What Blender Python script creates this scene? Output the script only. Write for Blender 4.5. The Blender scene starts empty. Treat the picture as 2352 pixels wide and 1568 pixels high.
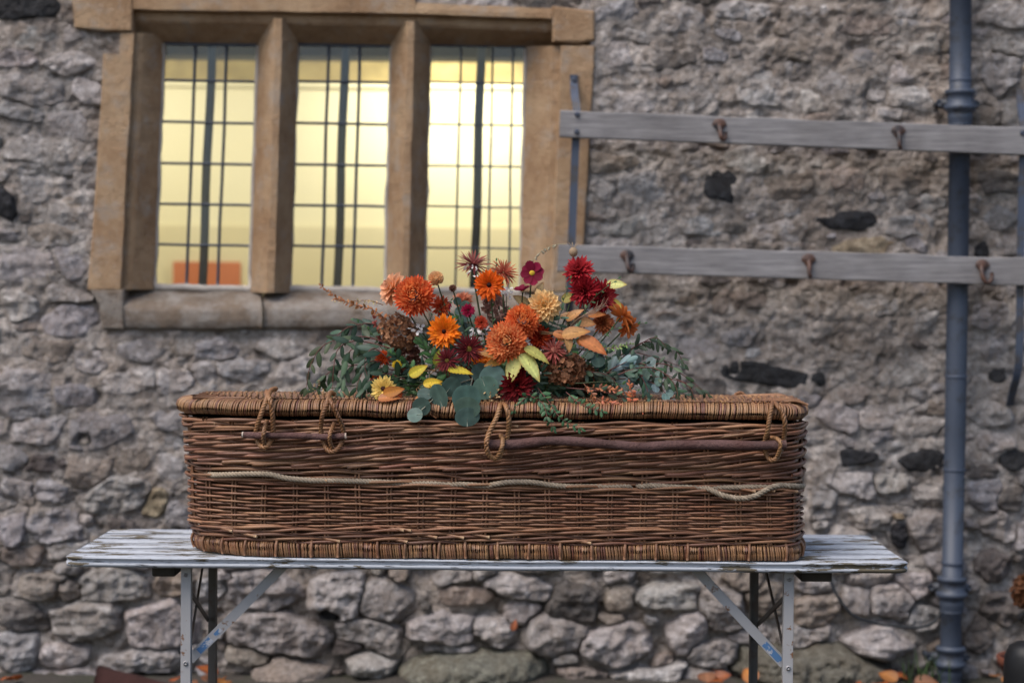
import bpy, math, random
import numpy as np
from mathutils import Vector, Matrix

random.seed(7)
RNG = np.random.default_rng(7)
SC = bpy.context.scene
COLL = SC.collection
R = math.radians

# ------------------------------------------------------------------ camera
EYE = 1.535
FPX = 4280.0                      # focal length in units of a 2352 px wide picture
PITCH, ROLL = R(1.42), R(0.45)
cam_d = bpy.data.cameras.new('camera')
cam = bpy.data.objects.new('camera', cam_d)
COLL.objects.link(cam)
cam_d.sensor_width = 36.0
cam_d.lens = 36.0 * FPX / 2352.0
cam_d.clip_start = 0.05
cam_d.clip_end = 200.0
CAM_ROT = Matrix.Rotation(math.pi / 2 - PITCH, 3, 'X') @ Matrix.Rotation(ROLL, 3, 'Z')
cam.matrix_world = Matrix.Translation((0, 0, EYE)) @ CAM_ROT.to_4x4()
cam_d.dof.use_dof = True
cam_d.dof.focus_distance = 5.37
cam_d.dof.aperture_fstop = 1.75
SC.camera = cam

# ------------------------------------------------------------------ world, sun, exposure
world = bpy.data.worlds.new('World')
SC.world = world
world.use_nodes = True
wn = world.node_tree
bg = wn.nodes['Background']
sky = wn.nodes.new('ShaderNodeTexSky')
sky.sky_type = 'NISHITA'
sky.sun_disc = False
SUN_EL, SUN_AZ = R(56), R(226)     # azimuth clockwise from +Y: behind the camera, to its left
sky.sun_elevation = SUN_EL
sky.sun_rotation = SUN_AZ
sky.air_density = 1.0
sky.dust_density = 2.6
sky.ozone_density = 1.0
wn.links.new(sky.outputs[0], bg.inputs['Color'])
bg.inputs['Strength'].default_value = 0.12
sun_d = bpy.data.lights.new('sun', 'SUN')
sun_d.energy = 1.5
sun_d.angle = R(38)
sun_d.color = (1.0, 0.95, 0.9)
sun = bpy.data.objects.new('sun', sun_d)
COLL.objects.link(sun)
sdir = Vector((math.sin(SUN_AZ) * math.cos(SUN_EL), math.cos(SUN_AZ) * math.cos(SUN_EL), math.sin(SUN_EL)))
sun.rotation_euler = sdir.to_track_quat('Z', 'Y').to_euler()
sun.location = sdir * 20
SC.view_settings.view_transform = 'Standard'
SC.view_settings.look = 'None'
SC.view_settings.gamma = 1.0
SC.view_settings.exposure = 0.85
SC.render.engine = 'CYCLES'
SC.cycles.use_denoising = True
SC.cycles.max_bounces = 6
SC.cycles.transparent_max_bounces = 12
SC.cycles.caustics_reflective = False
SC.cycles.caustics_refractive = False


# ------------------------------------------------------------------ helpers
def P(x, y, Y):
    """World point at depth Y that lies behind point (x, y) of a 2352 x 1568 picture."""
    d = CAM_ROT @ Vector(((x - 1176.0) / FPX, -(y - 784.0) / FPX, -1.0))
    t = Y / d.y
    return Vector((d.x * t, Y, EYE + d.z * t))


def lerp(a, b, t):
    return a + (b - a) * t


def hsh(ix, iy, iz, seed):
    h = (ix.astype(np.int64) * 374761393 + iy.astype(np.int64) * 668265263 + iz.astype(np.int64) * 2147483647 + seed * 974711) & 0xFFFFFFFF
    h = ((h ^ (h >> 13)) * 1274126177) & 0xFFFFFFFF
    h = ((h ^ (h >> 16)) * 2246822519) & 0xFFFFFFFF
    return ((h ^ (h >> 15)) & 0xFFFFFF) / float(0xFFFFFF)


def vnoise(p, seed=0):
    p = np.asarray(p, float)
    i = np.floor(p).astype(np.int64)
    f = p - i
    u = f * f * (3 - 2 * f)
    r = 0
    for dx in (0, 1):
        wx = u[..., 0] if dx else 1 - u[..., 0]
        for dy in (0, 1):
            wy = u[..., 1] if dy else 1 - u[..., 1]
            for dz in (0, 1):
                wz = u[..., 2] if dz else 1 - u[..., 2]
                r = r + wx * wy * wz * hsh(i[..., 0] + dx, i[..., 1] + dy, i[..., 2] + dz, seed)
    return r * 2 - 1


def fbm(p, octv=4, seed=0, gain=0.5):
    p = np.asarray(p, float)
    a, s, tot = 1.0, 0, 0
    for o in range(octv):
        s = s + a * vnoise(p * (2.03 ** o) + o * 17.3, seed + o)
        tot += a
        a *= gain
    return s / tot


def mesh(name, v, quads=None, tris=None, col=None, smooth=True):
    v = np.asarray(v, np.float32).reshape(-1, 3)
    me = bpy.data.meshes.new(name)
    me.vertices.add(len(v))
    me.vertices.foreach_set('co', v.ravel())
    parts, starts, n = [], [], 0
    for f, k in ((quads, 4), (tris, 3)):
        if f is not None and len(f):
            f = np.asarray(f, np.int32).reshape(-1, k)
            parts.append(f.ravel())
            starts.append(n + np.arange(len(f), dtype=np.int32) * k)
            n += f.size
    loops = np.concatenate(parts)
    st = np.concatenate(starts)
    me.loops.add(len(loops))
    me.loops.foreach_set('vertex_index', loops)
    me.polygons.add(len(st))
    me.polygons.foreach_set('loop_start', st)
    me.update(calc_edges=True)
    me.validate()
    if col is not None:
        col = np.asarray(col, np.float32)
        if col.ndim == 1:
            col = np.tile(col, (len(v), 1))
        c4 = np.ones((len(v), 4), np.float32)
        c4[:, :3] = col[:, :3]
        at = me.attributes.new('Col', 'FLOAT_COLOR', 'POINT')
        at.data.foreach_set('color', c4.ravel())
    me.polygons.foreach_set('use_smooth', [bool(smooth)] * len(me.polygons))
    return me


class MB:
    """Collects shapes for one mesh."""
    def __init__(s):
        s.v, s.q, s.t, s.c, s.n = [], [], [], [], 0

    def add(s, v, q=None, t=None, c=(1, 1, 1)):
        v = np.asarray(v, float).reshape(-1, 3)
        c = np.asarray(c, float)
        if c.ndim == 1:
            c = np.tile(c[:3], (len(v), 1))
        s.v.append(v)
        s.c.append(c)
        if q is not None and len(q):
            s.q.append(np.asarray(q, np.int64).reshape(-1, 4) + s.n)
        if t is not None and len(t):
            s.t.append(np.asarray(t, np.int64).reshape(-1, 3) + s.n)
        s.n += len(v)
        return s

    def mesh(s, name, smooth=True, org=(0, 0, 0)):
        return mesh(name, np.concatenate(s.v) - np.array(org), np.concatenate(s.q) if s.q else None,
                    np.concatenate(s.t) if s.t else None, np.concatenate(s.c), smooth)


def empty(name, loc):
    o = bpy.data.objects.new(name, None)
    o.empty_display_size = 0.05
    o.location = loc
    COLL.objects.link(o)
    return o


def wloc(o):
    l = Vector(o.location)
    while o.parent is not None:
        o = o.parent
        l += Vector(o.location)
    return l


def link(name, me, mat, parent=None, loc=(0, 0, 0), mtx=None, color=None):
    """loc / mtx are given in world space; parents are only ever moved, never turned."""
    o = bpy.data.objects.new(name, me)
    COLL.objects.link(o)
    if mat is not None and len(me.materials) == 0:
        me.materials.append(mat)
    off = wloc(parent) if parent is not None else Vector((0, 0, 0))
    if parent is not None:
        o.parent = parent
    if mtx is not None:
        o.matrix_local = Matrix.Translation(-off) @ mtx
    else:
        o.location = Vector(loc) - off
    if color is not None:
        o.color = (*color[:3], 1)
    return o


def part(name, mb, mat, parent=None, smooth=True, org=None, kind=None, label=None, color=None):
    """A world-space MB as one object whose origin sits at org (default: the parent's base)."""
    if org is None:
        org = wloc(parent) if parent is not None else Vector((0, 0, 0))
    o = link(name, mb.mesh(name, smooth, org), mat, parent, loc=org, color=color)
    if kind:
        o['kind'] = kind
    if label:
        o['label'] = label
    return o


def tag(o, label=None, cat=None, group=None, kind=None):
    for k, val in (('label', label), ('category', cat), ('group', group), ('kind', kind)):
        if val:
            o[k] = val
    return o


def grid_quads(nu, nv, wrap_u=False, wrap_v=False):
    iu = np.arange(nu if wrap_u else nu - 1)
    iv = np.arange(nv if wrap_v else nv - 1)
    a, b = np.meshgrid(iu, iv, indexing='ij')
    a, b = a.ravel(), b.ravel()
    a2, b2 = (a + 1) % nu, (b + 1) % nv
    return np.stack([a * nv + b, a2 * nv + b, a2 * nv + b2, a * nv + b2], 1)


def smooth_path(pts, n):
    """Catmull-Rom through pts."""
    p = np.array([tuple(q) for q in pts], float)
    if len(p) == 2:
        t = np.linspace(0, 1, n)[:, None]
        return p[0] * (1 - t) + p[1] * t
    e = np.vstack([2 * p[0] - p[1], p, 2 * p[-1] - p[-2]])
    ts = np.linspace(0, len(p) - 1 - 1e-9, n)
    out = []
    for t in ts:
        i = int(t)
        f = t - i
        a, b, c, d = e[i], e[i + 1], e[i + 2], e[i + 3]
        out.append(0.5 * (2 * b + (c - a) * f + (2 * a - 5 * b + 4 * c - d) * f * f + (3 * b - a - 3 * c + d) * f ** 3))
    return np.array(out)


def frames(p, closed=False):
    t = np.roll(p, -1, 0) - np.roll(p, 1, 0) if closed else np.gradient(p, axis=0)
    t = t / np.maximum(np.linalg.norm(t, axis=1, keepdims=True), 1e-9)
    ref = np.array([0, 0, 1.0]) if abs(t[:, 2]).mean() < 0.75 else np.array([0, 1.0, 0])
    a = np.cross(ref, t)
    bad = np.linalg.norm(a, axis=1) < 1e-3
    a[bad] = np.cross([1.0, 0.1, 0], t[bad])
    a = a / np.linalg.norm(a, axis=1, keepdims=True)
    b = np.cross(t, a)
    return t, a, b


def tube(mb, p, r, sides=6, c=(1, 1, 1), closed=False, cap=True):
    p = np.asarray(p, float)
    n = len(p)
    r = np.broadcast_to(np.asarray(r, float), (n,))
    t, a, b = frames(p, closed)
    th = np.arange(sides) * 2 * math.pi / sides
    v = p[:, None, :] + r[:, None, None] * (np.cos(th)[None, :, None] * a[:, None, :] + np.sin(th)[None, :, None] * b[:, None, :])
    q = grid_quads(n, sides, closed, True)[:, ::-1]
    c = np.asarray(c, float)
    cc = np.repeat(c, sides, axis=0) if c.ndim == 2 else c
    v = v.reshape(-1, 3)
    tr = []
    if cap and not closed:
        v = np.vstack([v, p[0], p[-1]])
        i0, i1 = n * sides, n * sides + 1
        for k in range(sides):
            k2 = (k + 1) % sides
            tr.append((i0, k, k2))
            tr.append((i1, (n - 1) * sides + k2, (n - 1) * sides + k))
        if cc.ndim == 2:
            cc = np.vstack([cc, c[0], c[-1]])
    mb.add(v, q, tr, cc)
    return mb


def twisted(mb, p, Rr, r, pitch, strands=3, sides=5, c=(1, 1, 1), ph0=0.0):
    p = np.asarray(p, float)
    t, a, b = frames(p)
    s = np.concatenate([[0], np.cumsum(np.linalg.norm(np.diff(p, axis=0), axis=1))])
    for k in range(strands):
        ph = ph0 + 2 * math.pi * (s / pitch + k / strands)
        q = p + Rr * (np.cos(ph)[:, None] * a + np.sin(ph)[:, None] * b)
        tube(mb, q, r, sides, np.asarray(c) * random.uniform(0.85, 1.15))
    return mb


def resample(p, step):
    p = np.asarray(p, float)
    s = np.concatenate([[0], np.cumsum(np.linalg.norm(np.diff(p, axis=0), axis=1))])
    n = max(3, int(s[-1] / step))
    t = np.linspace(0, s[-1], n)
    return np.stack([np.interp(t, s, p[:, k]) for k in range(3)], 1)


def box(mb, lo, hi, c=(1, 1, 1), bev=0.0):
    """Axis-aligned box; bev chamfers all edges."""
    lo, hi = np.array(lo, float), np.array(hi, float)
    if bev <= 0:
        v = np.array([[x, y, z] for x in (lo[0], hi[0]) for y in (lo[1], hi[1]) for z in (lo[2], hi[2])])
        q = [(0, 1, 3, 2), (4, 6, 7, 5), (0, 4, 5, 1), (2, 3, 7, 6), (0, 2, 6, 4), (1, 5, 7, 3)]
        return mb.add(v, q, None, c)
    h = (hi - lo) / 2
    m = (hi + lo) / 2
    b = min(bev, h.min() * 0.9)
    ns = 13
    # rounded box from a squashed cube-sphere
    g = np.concatenate([np.linspace(-1, -1 + 1e-9, 1), [-1 + 1e-6], [1 - 1e-6], [1]])
    vs, qs = [], []
    n0 = 0
    for ax in range(3):
        for sgn in (-1, 1):
            k = 4
            uu = np.array([-1, -1, 1, 1.0])
            off = np.array([0, 1, 1, 0.0])   # 0 = on edge, 1 = inside by b
            U, V = np.meshgrid(range(4), range(4), indexing='ij')
            o1, o2 = (ax + 1) % 3, (ax + 2) % 3
            vv = np.zeros((4, 4, 3))
            e1 = h[o1] * uu - uu * b * off
            e2 = h[o2] * uu - uu * b * off
            vv[..., o1] = e1[U]
            vv[..., o2] = e2[V]
            edge = (off[U] < 0.5).astype(float) + (off[V] < 0.5).astype(float)
            vv[..., ax] = sgn * (h[ax] - np.where(edge > 0, b * 0.42, 0))
            for oo, W in ((o1, U), (o2, V)):
                vv[..., oo] -= np.where(off[W] < 0.5, np.sign(vv[..., oo]) * b * 0.42, 0)
            q = grid_quads(4, 4)
            if sgn < 0:
                q = q[:, ::-1]
            mb.add(vv.reshape(-1, 3) + m, q, None, c)
    return mb


def prism(mb, poly, y0, y1, c=(1, 1, 1), bev=0.0):
    """poly: (x, z) corners, front at y0, straight back to y1; front edge chamfered by bev."""
    p = np.array(poly, float)
    n = len(p)
    cen = p.mean(0)
    rings = []
    if bev > 0:
        d = p - cen
        ins = cen + d * (1 - bev / np.maximum(np.linalg.norm(d, axis=1, keepdims=True), 1e-6) * 1.3)
        rings.append(np.column_stack([ins[:, 0], np.full(n, y0), ins[:, 1]]))
        rings.append(np.column_stack([p[:, 0], np.full(n, y0 + bev), p[:, 1]]))
    else:
        rings.append(np.column_stack([p[:, 0], np.full(n, y0), p[:, 1]]))
    rings.append(np.column_stack([p[:, 0], np.full(n, y1), p[:, 1]]))
    v = np.vstack(rings + [[[cen[0], y0, cen[1]]], [[cen[0], y1, cen[1]]]])
    k = len(rings)
    q = grid_quads(k, n, False, True)
    t = []
    for i in range(n):
        j = (i + 1) % n
        t.append((k * n, i, j))
        t.append((k * n + 1, (k - 1) * n + j, (k - 1) * n + i))
    return mb.add(v, q, t, c)


def loft(mb, secs, c=(1, 1, 1), closed=True, caps=True):
    s = np.array(secs, float)
    n, m = s.shape[:2]
    v = s.reshape(-1, 3)
    q = grid_quads(n, m, False, closed)
    t = []
    if caps:
        v = np.vstack([v, s[0].mean(0), s[-1].mean(0)])
        for i in range(m if closed else m - 1):
            j = (i + 1) % m
            t.append((n * m, j, i))
            t.append((n * m + 1, (n - 1) * m + i, (n - 1) * m + j))
    return mb.add(v, q, t, c)


def bar(mb, a, b, w, d, c=(1, 1, 1), up=(0, 1, 0)):
    """Flat bar from a to b: width w across, thickness d along up."""
    a, b, up = Vector(a), Vector(b), Vector(up)
    t = (b - a).normalized()
    s = t.cross(up).normalized()
    u = s.cross(t).normalized()
    pts = []
    for p in (a, b):
        pts.append([p + s * (w / 2) * i + u * (d / 2) * j for i, j in ((-1, -1), (1, -1), (1, 1), (-1, 1))])
    return loft(mb, [[tuple(q) for q in r] for r in pts], c)


# ------------------------------------------------------------------ materials
def new_mat(name):
    m = bpy.data.materials.new(name)
    m.use_nodes = True
    return m, m.node_tree.nodes, m.node_tree.links, m.node_tree.nodes['Principled BSDF']


def nd(ns, typ, **kw):
    n = ns.new(typ)
    for k, val in kw.items():
        if k in n.inputs:
            n.inputs[k].default_value = val
        else:
            setattr(n, k, val)
    return n


def mixc(ns, ls, fac, a, b, blend='MIX'):
    n = ns.new('ShaderNodeMix')
    n.data_type = 'RGBA'
    n.blend_type = blend
    for sock, val in ((n.inputs[0], fac), (n.inputs[6], a), (n.inputs[7], b)):
        if hasattr(val, 'is_linked'):
            ls.new(val, sock)
        elif isinstance(val, (int, float)):
            sock.default_value = val
        else:
            sock.default_value = (*val[:3], 1)
    return n.outputs[2]


def ramp(ns, ls, src, stops):
    n = ns.new('ShaderNodeValToRGB')
    while len(n.color_ramp.elements) < len(stops):
        n.color_ramp.elements.new(0.5)
    for e, (p, c) in zip(n.color_ramp.elements, stops):
        e.position = p
        e.color = (*c, 1) if len(c) == 3 else c
    ls.new(src, n.inputs[0])
    return n.outputs[0]


def coords(ns, ls, kind='Object', scale=(1, 1, 1), rot=(0, 0, 0)):
    tc = ns.new('ShaderNodeTexCoord')
    mp = nd(ns, 'ShaderNodeMapping')
    mp.inputs['Scale'].default_value = scale
    mp.inputs['Rotation'].default_value = rot
    ls.new(tc.outputs[kind], mp.inputs[0])
    return mp.outputs[0]


def noise(ns, ls, vec, scale, detail=4, rough=0.55):
    n = nd(ns, 'ShaderNodeTexNoise')
    n.inputs['Scale'].default_value = scale
    n.inputs['Detail'].default_value = detail
    n.inputs['Roughness'].default_value = rough
    ls.new(vec, n.inputs['Vector'])
    return n.outputs['Fac']


def world_vec(ns):
    g = ns.new('ShaderNodeNewGeometry')
    return g.outputs['Position']


def bump(ns, ls, bs, h, strength, dist):
    b = nd(ns, 'ShaderNodeBump')
    b.inputs['Strength'].default_value = strength
    b.inputs['Distance'].default_value = dist
    ls.new(h, b.inputs['Height'])
    ls.new(b.outputs[0], bs.inputs['Normal'])


def base_src(ns, src):
    if src == 'col':
        a = ns.new('ShaderNodeAttribute')
        a.attribute_name = 'Col'
        return a.outputs['Color']
    if src == 'objcol':
        a = ns.new('ShaderNodeAttribute')
        a.attribute_name = 'Col'
        n = ns.new('ShaderNodeMix')
        n.data_type = 'RGBA'
        n.blend_type = 'MULTIPLY'
        n.inputs[0].default_value = 1.0
        ns.id_data.links.new(ns.new('ShaderNodeObjectInfo').outputs['Color'], n.inputs[6])
        ns.id_data.links.new(a.outputs['Color'], n.inputs[7])
        return n.outputs[2]
    if src == 'obj':
        return ns.new('ShaderNodeObjectInfo').outputs['Color']
    return src


def simple(name, src='col', rough=0.7, scale=40, amt=0.35, bscale=120, bstr=0.3, bdist=0.002, spec=0.3, metal=0.0, transl=0.0, dark=(0.45, 0.42, 0.4)):
    m, ns, ls, bs = new_mat(name)
    vec = world_vec(ns)
    f = noise(ns, ls, vec, scale, 5)
    f2 = ramp(ns, ls, f, [(0.3, (0, 0, 0)), (0.7, (1, 1, 1))])
    b = base_src(ns, src)
    lo = mixc(ns, ls, 1.0, b, dark, 'MULTIPLY')
    k = nd(ns, 'ShaderNodeMath', operation='MULTIPLY')
    ls.new(f2, k.inputs[0])
    k.inputs[1].default_value = amt
    c = mixc(ns, ls, k.outputs[0], b, lo)
    ls.new(c, bs.inputs['Base Color'])
    bs.inputs['Roughness'].default_value = rough
    bs.inputs['Specular IOR Level'].default_value = spec
    bs.inputs['Metallic'].default_value = metal
    if bstr > 0:
        bump(ns, ls, bs, noise(ns, ls, vec, bscale, 4), bstr, bdist)
    if transl > 0:
        tr = ns.new('ShaderNodeBsdfTranslucent')
        ls.new(c, tr.inputs['Color'])
        mx = ns.new('ShaderNodeMixShader')
        mx.inputs[0].default_value = transl
        ls.new(bs.outputs[0], mx.inputs[1])
        ls.new(tr.outputs[0], mx.inputs[2])
        out = ns['Material Output']
        ls.new(mx.outputs[0], out.inputs['Surface'])
    return m


def stone_mat(name, src):
    m, ns, ls, bs = new_mat(name)
    vec = world_vec(ns)
    b = base_src(ns, src)
    n1 = noise(ns, ls, vec, 7, 6, 0.6)
    n2 = noise(ns, ls, vec, 38, 6, 0.7)
    n3 = noise(ns, ls, vec, 120, 4, 0.65)
    c = mixc(ns, ls, ramp(ns, ls, n1, [(0.35, (0, 0, 0)), (0.68, (0.75, 0.75, 0.75))]), b,
             mixc(ns, ls, 1.0, b, (0.84, 0.75, 0.67), 'MULTIPLY'))
    c = mixc(ns, ls, ramp(ns, ls, n2, [(0.40, (0, 0, 0)), (0.60, (1, 1, 1))]), c,
             mixc(ns, ls, 1.0, c, (0.66, 0.635, 0.615), 'MULTIPLY'))
    # pale lichen and dark specks
    c = mixc(ns, ls, ramp(ns, ls, noise(ns, ls, vec, 21, 5, 0.75), [(0.53, (0, 0, 0)), (0.64, (0.75, 0.75, 0.75))]), c, mixc(ns, ls, 1.0, b, (1.45, 1.44, 1.42), 'MULTIPLY'))
    c = mixc(ns, ls, ramp(ns, ls, n3, [(0.28, (0.8, 0.8, 0.8)), (0.4, (0, 0, 0))]), c, (0.05, 0.047, 0.043))
    ls.new(c, bs.inputs['Base Color'])
    bs.inputs['Roughness'].default_value = 0.92
    bs.inputs['Specular IOR Level'].default_value = 0.2
    mx = nd(ns, 'ShaderNodeMath', operation='ADD')
    ls.new(n2, mx.inputs[0])
    ls.new(n3, mx.inputs[1])
    bump(ns, ls, bs, mx.outputs[0], 1.0, 0.02)
    return m


M = {}
M['stone'] = stone_mat('rubble_stone', 'obj')
M['mortar'] = stone_mat('lime_mortar', 'col')


def sandstone(name, base, dark, grey, grey_lo, grey_hi):
    m, ns, ls, bs = new_mat(name)
    vec = world_vec(ns)
    n1 = noise(ns, ls, vec, 4.5, 6, 0.6)
    n2 = noise(ns, ls, vec, 26, 6, 0.7)
    n3 = noise(ns, ls, vec, 150, 3, 0.6)
    c = mixc(ns, ls, ramp(ns, ls, n1, [(0.35, (0, 0, 0)), (0.65, (1, 1, 1))]), base, dark)
    c = mixc(ns, ls, ramp(ns, ls, n2, [(0.45, (0, 0, 0)), (0.75, (0.6, 0.6, 0.6))]), c, mixc(ns, ls, 1.0, c, (0.6, 0.52, 0.45), 'MULTIPLY'))
    c = mixc(ns, ls, ramp(ns, ls, noise(ns, ls, vec, 11, 6, 0.7), [(grey_lo, (0, 0, 0)), (grey_hi, (1, 1, 1))]), c, grey)
    c = mixc(ns, ls, ramp(ns, ls, noise(ns, ls, vec, 33, 5, 0.7), [(0.26, (0.7, 0.7, 0.7)), (0.36, (0, 0, 0))]), c, (0.06, 0.045, 0.035))
    ls.new(c, bs.inputs['Base Color'])
    bs.inputs['Roughness'].default_value = 0.9
    bs.inputs['Specular IOR Level'].default_value = 0.2
    mx = nd(ns, 'ShaderNodeMath', operation='ADD')
    ls.new(n2, mx.inputs[0])
    ls.new(n3, mx.inputs[1])
    bump(ns, ls, bs, mx.outputs[0], 0.9, 0.011)
    return m


M['sandstone'] = sandstone('tan_sandstone', (0.43, 0.295, 0.18), (0.315, 0.195, 0.11), (0.36, 0.3, 0.245), 0.52, 0.74)
M['sill'] = sandstone('lichened_sandstone', (0.22, 0.165, 0.12), (0.165, 0.132, 0.105), (0.29, 0.26, 0.23), 0.42, 0.66)
M['putty'] = simple('lime_putty', (0.42, 0.38, 0.34), 0.9, 20, 0.5, 90, 0.4, 0.004)


def painted_wood():
    m, ns, ls, bs = new_mat('peeling_white_paint')
    v1 = coords(ns, ls, 'Object', (2.6, 8, 12))
    v2 = coords(ns, ls, 'Object', (9, 150, 60))
    v3 = world_vec(ns)
    a = noise(ns, ls, v1, 2.2, 7, 0.68)
    b = noise(ns, ls, v2, 1.6, 6, 0.7)
    big = noise(ns, ls, v3, 3.0, 3, 0.5)
    add = nd(ns, 'ShaderNodeMath', operation='ADD')
    ls.new(a, add.inputs[0])
    mu = nd(ns, 'ShaderNodeMath', operation='MULTIPLY_ADD')
    ls.new(big, mu.inputs[0])
    mu.inputs[1].default_value = 0.35
    mu.inputs[2].default_value = -0.175
    ls.new(mu.outputs[0], add.inputs[1])
    mask = ramp(ns, ls, add.outputs[0], [(0.555, (0, 0, 0)), (0.568, (1, 1, 1))])
    crack = ramp(ns, ls, b, [(0.595, (0, 0, 0)), (0.62, (1, 1, 1))])
    tone = noise(ns, ls, v3, 14, 5, 0.6)
    paint = mixc(ns, ls, tone, (0.42, 0.435, 0.465), (0.33, 0.345, 0.375))
    wood = mixc(ns, ls, b, (0.055, 0.045, 0.032), (0.16, 0.13, 0.085))
    c = mixc(ns, ls, mask, paint, wood)
    c = mixc(ns, ls, crack, c, (0.035, 0.032, 0.03))
    ls.new(c, bs.inputs['Base Color'])
    rr = mixc(ns, ls, mask, (0.55, 0.55, 0.55), (0.85, 0.85, 0.85))
    ls.new(rr, bs.inputs['Roughness'])
    bs.inputs['Specular IOR Level'].default_value = 0.4
    inv = nd(ns, 'ShaderNodeMath', operation='MAXIMUM')
    ls.new(mask, inv.inputs[0])
    ls.new(crack, inv.inputs[1])
    inv2 = nd(ns, 'ShaderNodeMath', operation='SUBTRACT')
    inv2.inputs[0].default_value = 1
    ls.new(inv.outputs[0], inv2.inputs[1])
    bump(ns, ls, bs, inv2.outputs[0], 0.6, 0.0015)
    return m


M['paint'] = painted_wood()


def metal_paint(name, paint, under, lo, hi):
    m, ns, ls, bs = new_mat(name)
    v = world_vec(ns)
    a = noise(ns, ls, v, 16, 7, 0.7)
    g = ns.new('ShaderNodeNewGeometry')
    pt = ramp(ns, ls, g.outputs['Pointiness'], [(0.5, (0, 0, 0)), (0.56, (0.12, 0.12, 0.12))])
    ad = nd(ns, 'ShaderNodeMath', operation='ADD')
    ls.new(a, ad.inputs[0])
    ls.new(pt, ad.inputs[1])
    mask = ramp(ns, ls, ad.outputs[0], [(lo, (0, 0, 0)), (hi, (1, 1, 1))])
    tone = mixc(ns, ls, noise(ns, ls, v, 5, 4), paint, tuple(0.72 * k for k in paint))
    c = mixc(ns, ls, mask, tone, under)
    ls.new(c, bs.inputs['Base Color'])
    bs.inputs['Roughness'].default_value = 0.55
    bump(ns, ls, bs, a, 0.15, 0.002)
    return m


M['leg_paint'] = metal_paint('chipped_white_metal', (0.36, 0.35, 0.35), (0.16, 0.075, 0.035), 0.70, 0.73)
M['leg_dark'] = metal_paint('shaded_brown_metal', (0.07, 0.06, 0.052), (0.05, 0.03, 0.02), 0.6, 0.7)  # shade on the back legs put into this brown, ties share it
M['blue_chip'] = metal_paint('old_blue_paint', (0.075, 0.18, 0.36), (0.4, 0.4, 0.42), 0.61, 0.64)
M['pipe'] = metal_paint('blue_grey_pipe_paint', (0.045, 0.058, 0.086), (0.026, 0.028, 0.034), 0.54, 0.66)
M['iron'] = metal_paint('blue_black_iron', (0.055, 0.07, 0.105), (0.05, 0.045, 0.045), 0.6, 0.7)
M['hook'] = metal_paint('rusty_iron_hook', (0.022, 0.02, 0.022), (0.08, 0.035, 0.02), 0.55, 0.66)
M['lead'] = simple('lead_came', (0.035, 0.045, 0.065), 0.5, 30, 0.3, 60, 0.2, 0.002, 0.4)
M['stanchion'] = simple('dark_stanchion', (0.06, 0.065, 0.085), 0.6, 30, 0.4, 60, 0.4, 0.003, 0.3)


def grey_wood():
    m, ns, ls, bs = new_mat('weathered_grey_wood')
    v = coords(ns, ls, 'Object', (1.6, 30, 42))
    a = noise(ns, ls, v, 2.5, 8, 0.7)
    v3 = world_vec(ns)
    c = ramp(ns, ls, a, [(0.3, (0.085, 0.08, 0.085)), (0.48, (0.20, 0.188, 0.187)), (0.62, (0.275, 0.26, 0.255)), (0.8, (0.2, 0.19, 0.2))])
    c = mixc(ns, ls, ramp(ns, ls, noise(ns, ls, v3, 6, 4), [(0.4, (0, 0, 0)), (0.7, (0.6, 0.6, 0.6))]), c, mixc(ns, ls, 1.0, c, (0.66, 0.64, 0.62), 'MULTIPLY'))
    ls.new(c, bs.inputs['Base Color'])
    bs.inputs['Roughness'].default_value = 0.85
    bump(ns, ls, bs, a, 0.5, 0.003)
    return m


M['grey_wood'] = grey_wood()
M['dark_wood'] = simple('dark_beam', (0.055, 0.048, 0.04), 0.8, 20, 0.5, 80, 0.3, 0.003)


def willow(name, rough, spec, bst=.35, bdi=.0015):
    m, ns, ls, bs = new_mat(name)
    v = world_vec(ns)
    b = base_src(ns, 'col')
    n1 = noise(ns, ls, v, 9, 4, 0.6)
    n2 = noise(ns, ls, v, 90, 4, 0.7)
    c = mixc(ns, ls, ramp(ns, ls, n1, [(0.35, (0, 0, 0)), (0.65, (1, 1, 1))]), b, mixc(ns, ls, 1.0, b, (0.72, 0.6, 0.55), 'MULTIPLY'))
    c = mixc(ns, ls, ramp(ns, ls, n2, [(0.55, (0, 0, 0)), (0.75, (0.7, 0.7, 0.7))]), c, mixc(ns, ls, 1.0, c, (0.4, 0.36, 0.34), 'MULTIPLY'))
    ls.new(c, bs.inputs['Base Color'])
    bs.inputs['Roughness'].default_value = rough
    bs.inputs['Specular IOR Level'].default_value = spec
    bump(ns, ls, bs, n2, bst, bdi)
    return m


M['willow'] = willow('buff_willow', 0.48, 0.42)
M['bark'] = willow('stick_bark', 0.75, 0.3, 1.2, .005)
M['rope'] = simple('jute_rope', 'col', 0.95, 60, 0.5, 300, 0.7, 0.002, 0.1)
M['gap_shade'] = simple('weave_gap_shade', (0.05, 0.027, 0.014), 0.95, 40, 0.4, 60, 0.3, 0.003, 0.1)  # dark brown shell: shade inside the weave gaps put into its colour
M['petal'] = simple('petal', 'col', 0.62, 90, 0.22, 160, 0.15, 0.001, 0.2, transl=0.36, dark=(0.62, 0.5, 0.45))
M['leaf'] = simple('leaf', 'objcol', 0.5, 60, 0.4, 140, 0.25, 0.001, 0.35, transl=0.18, dark=(0.55, 0.6, 0.55))
M['leafcol'] = simple('leaf_veined', 'col', 0.55, 60, 0.35, 140, 0.25, 0.001, 0.3, transl=0.2, dark=(0.6, 0.55, 0.45))
M['stem'] = simple('stem', 'col', 0.6, 60, 0.3, 140, 0.1, 0.001, 0.3)
M['cable'] = simple('black_cable', (0.02, 0.022, 0.025), 0.5, 40, 0.2, 60, 0, 0.001)
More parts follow.
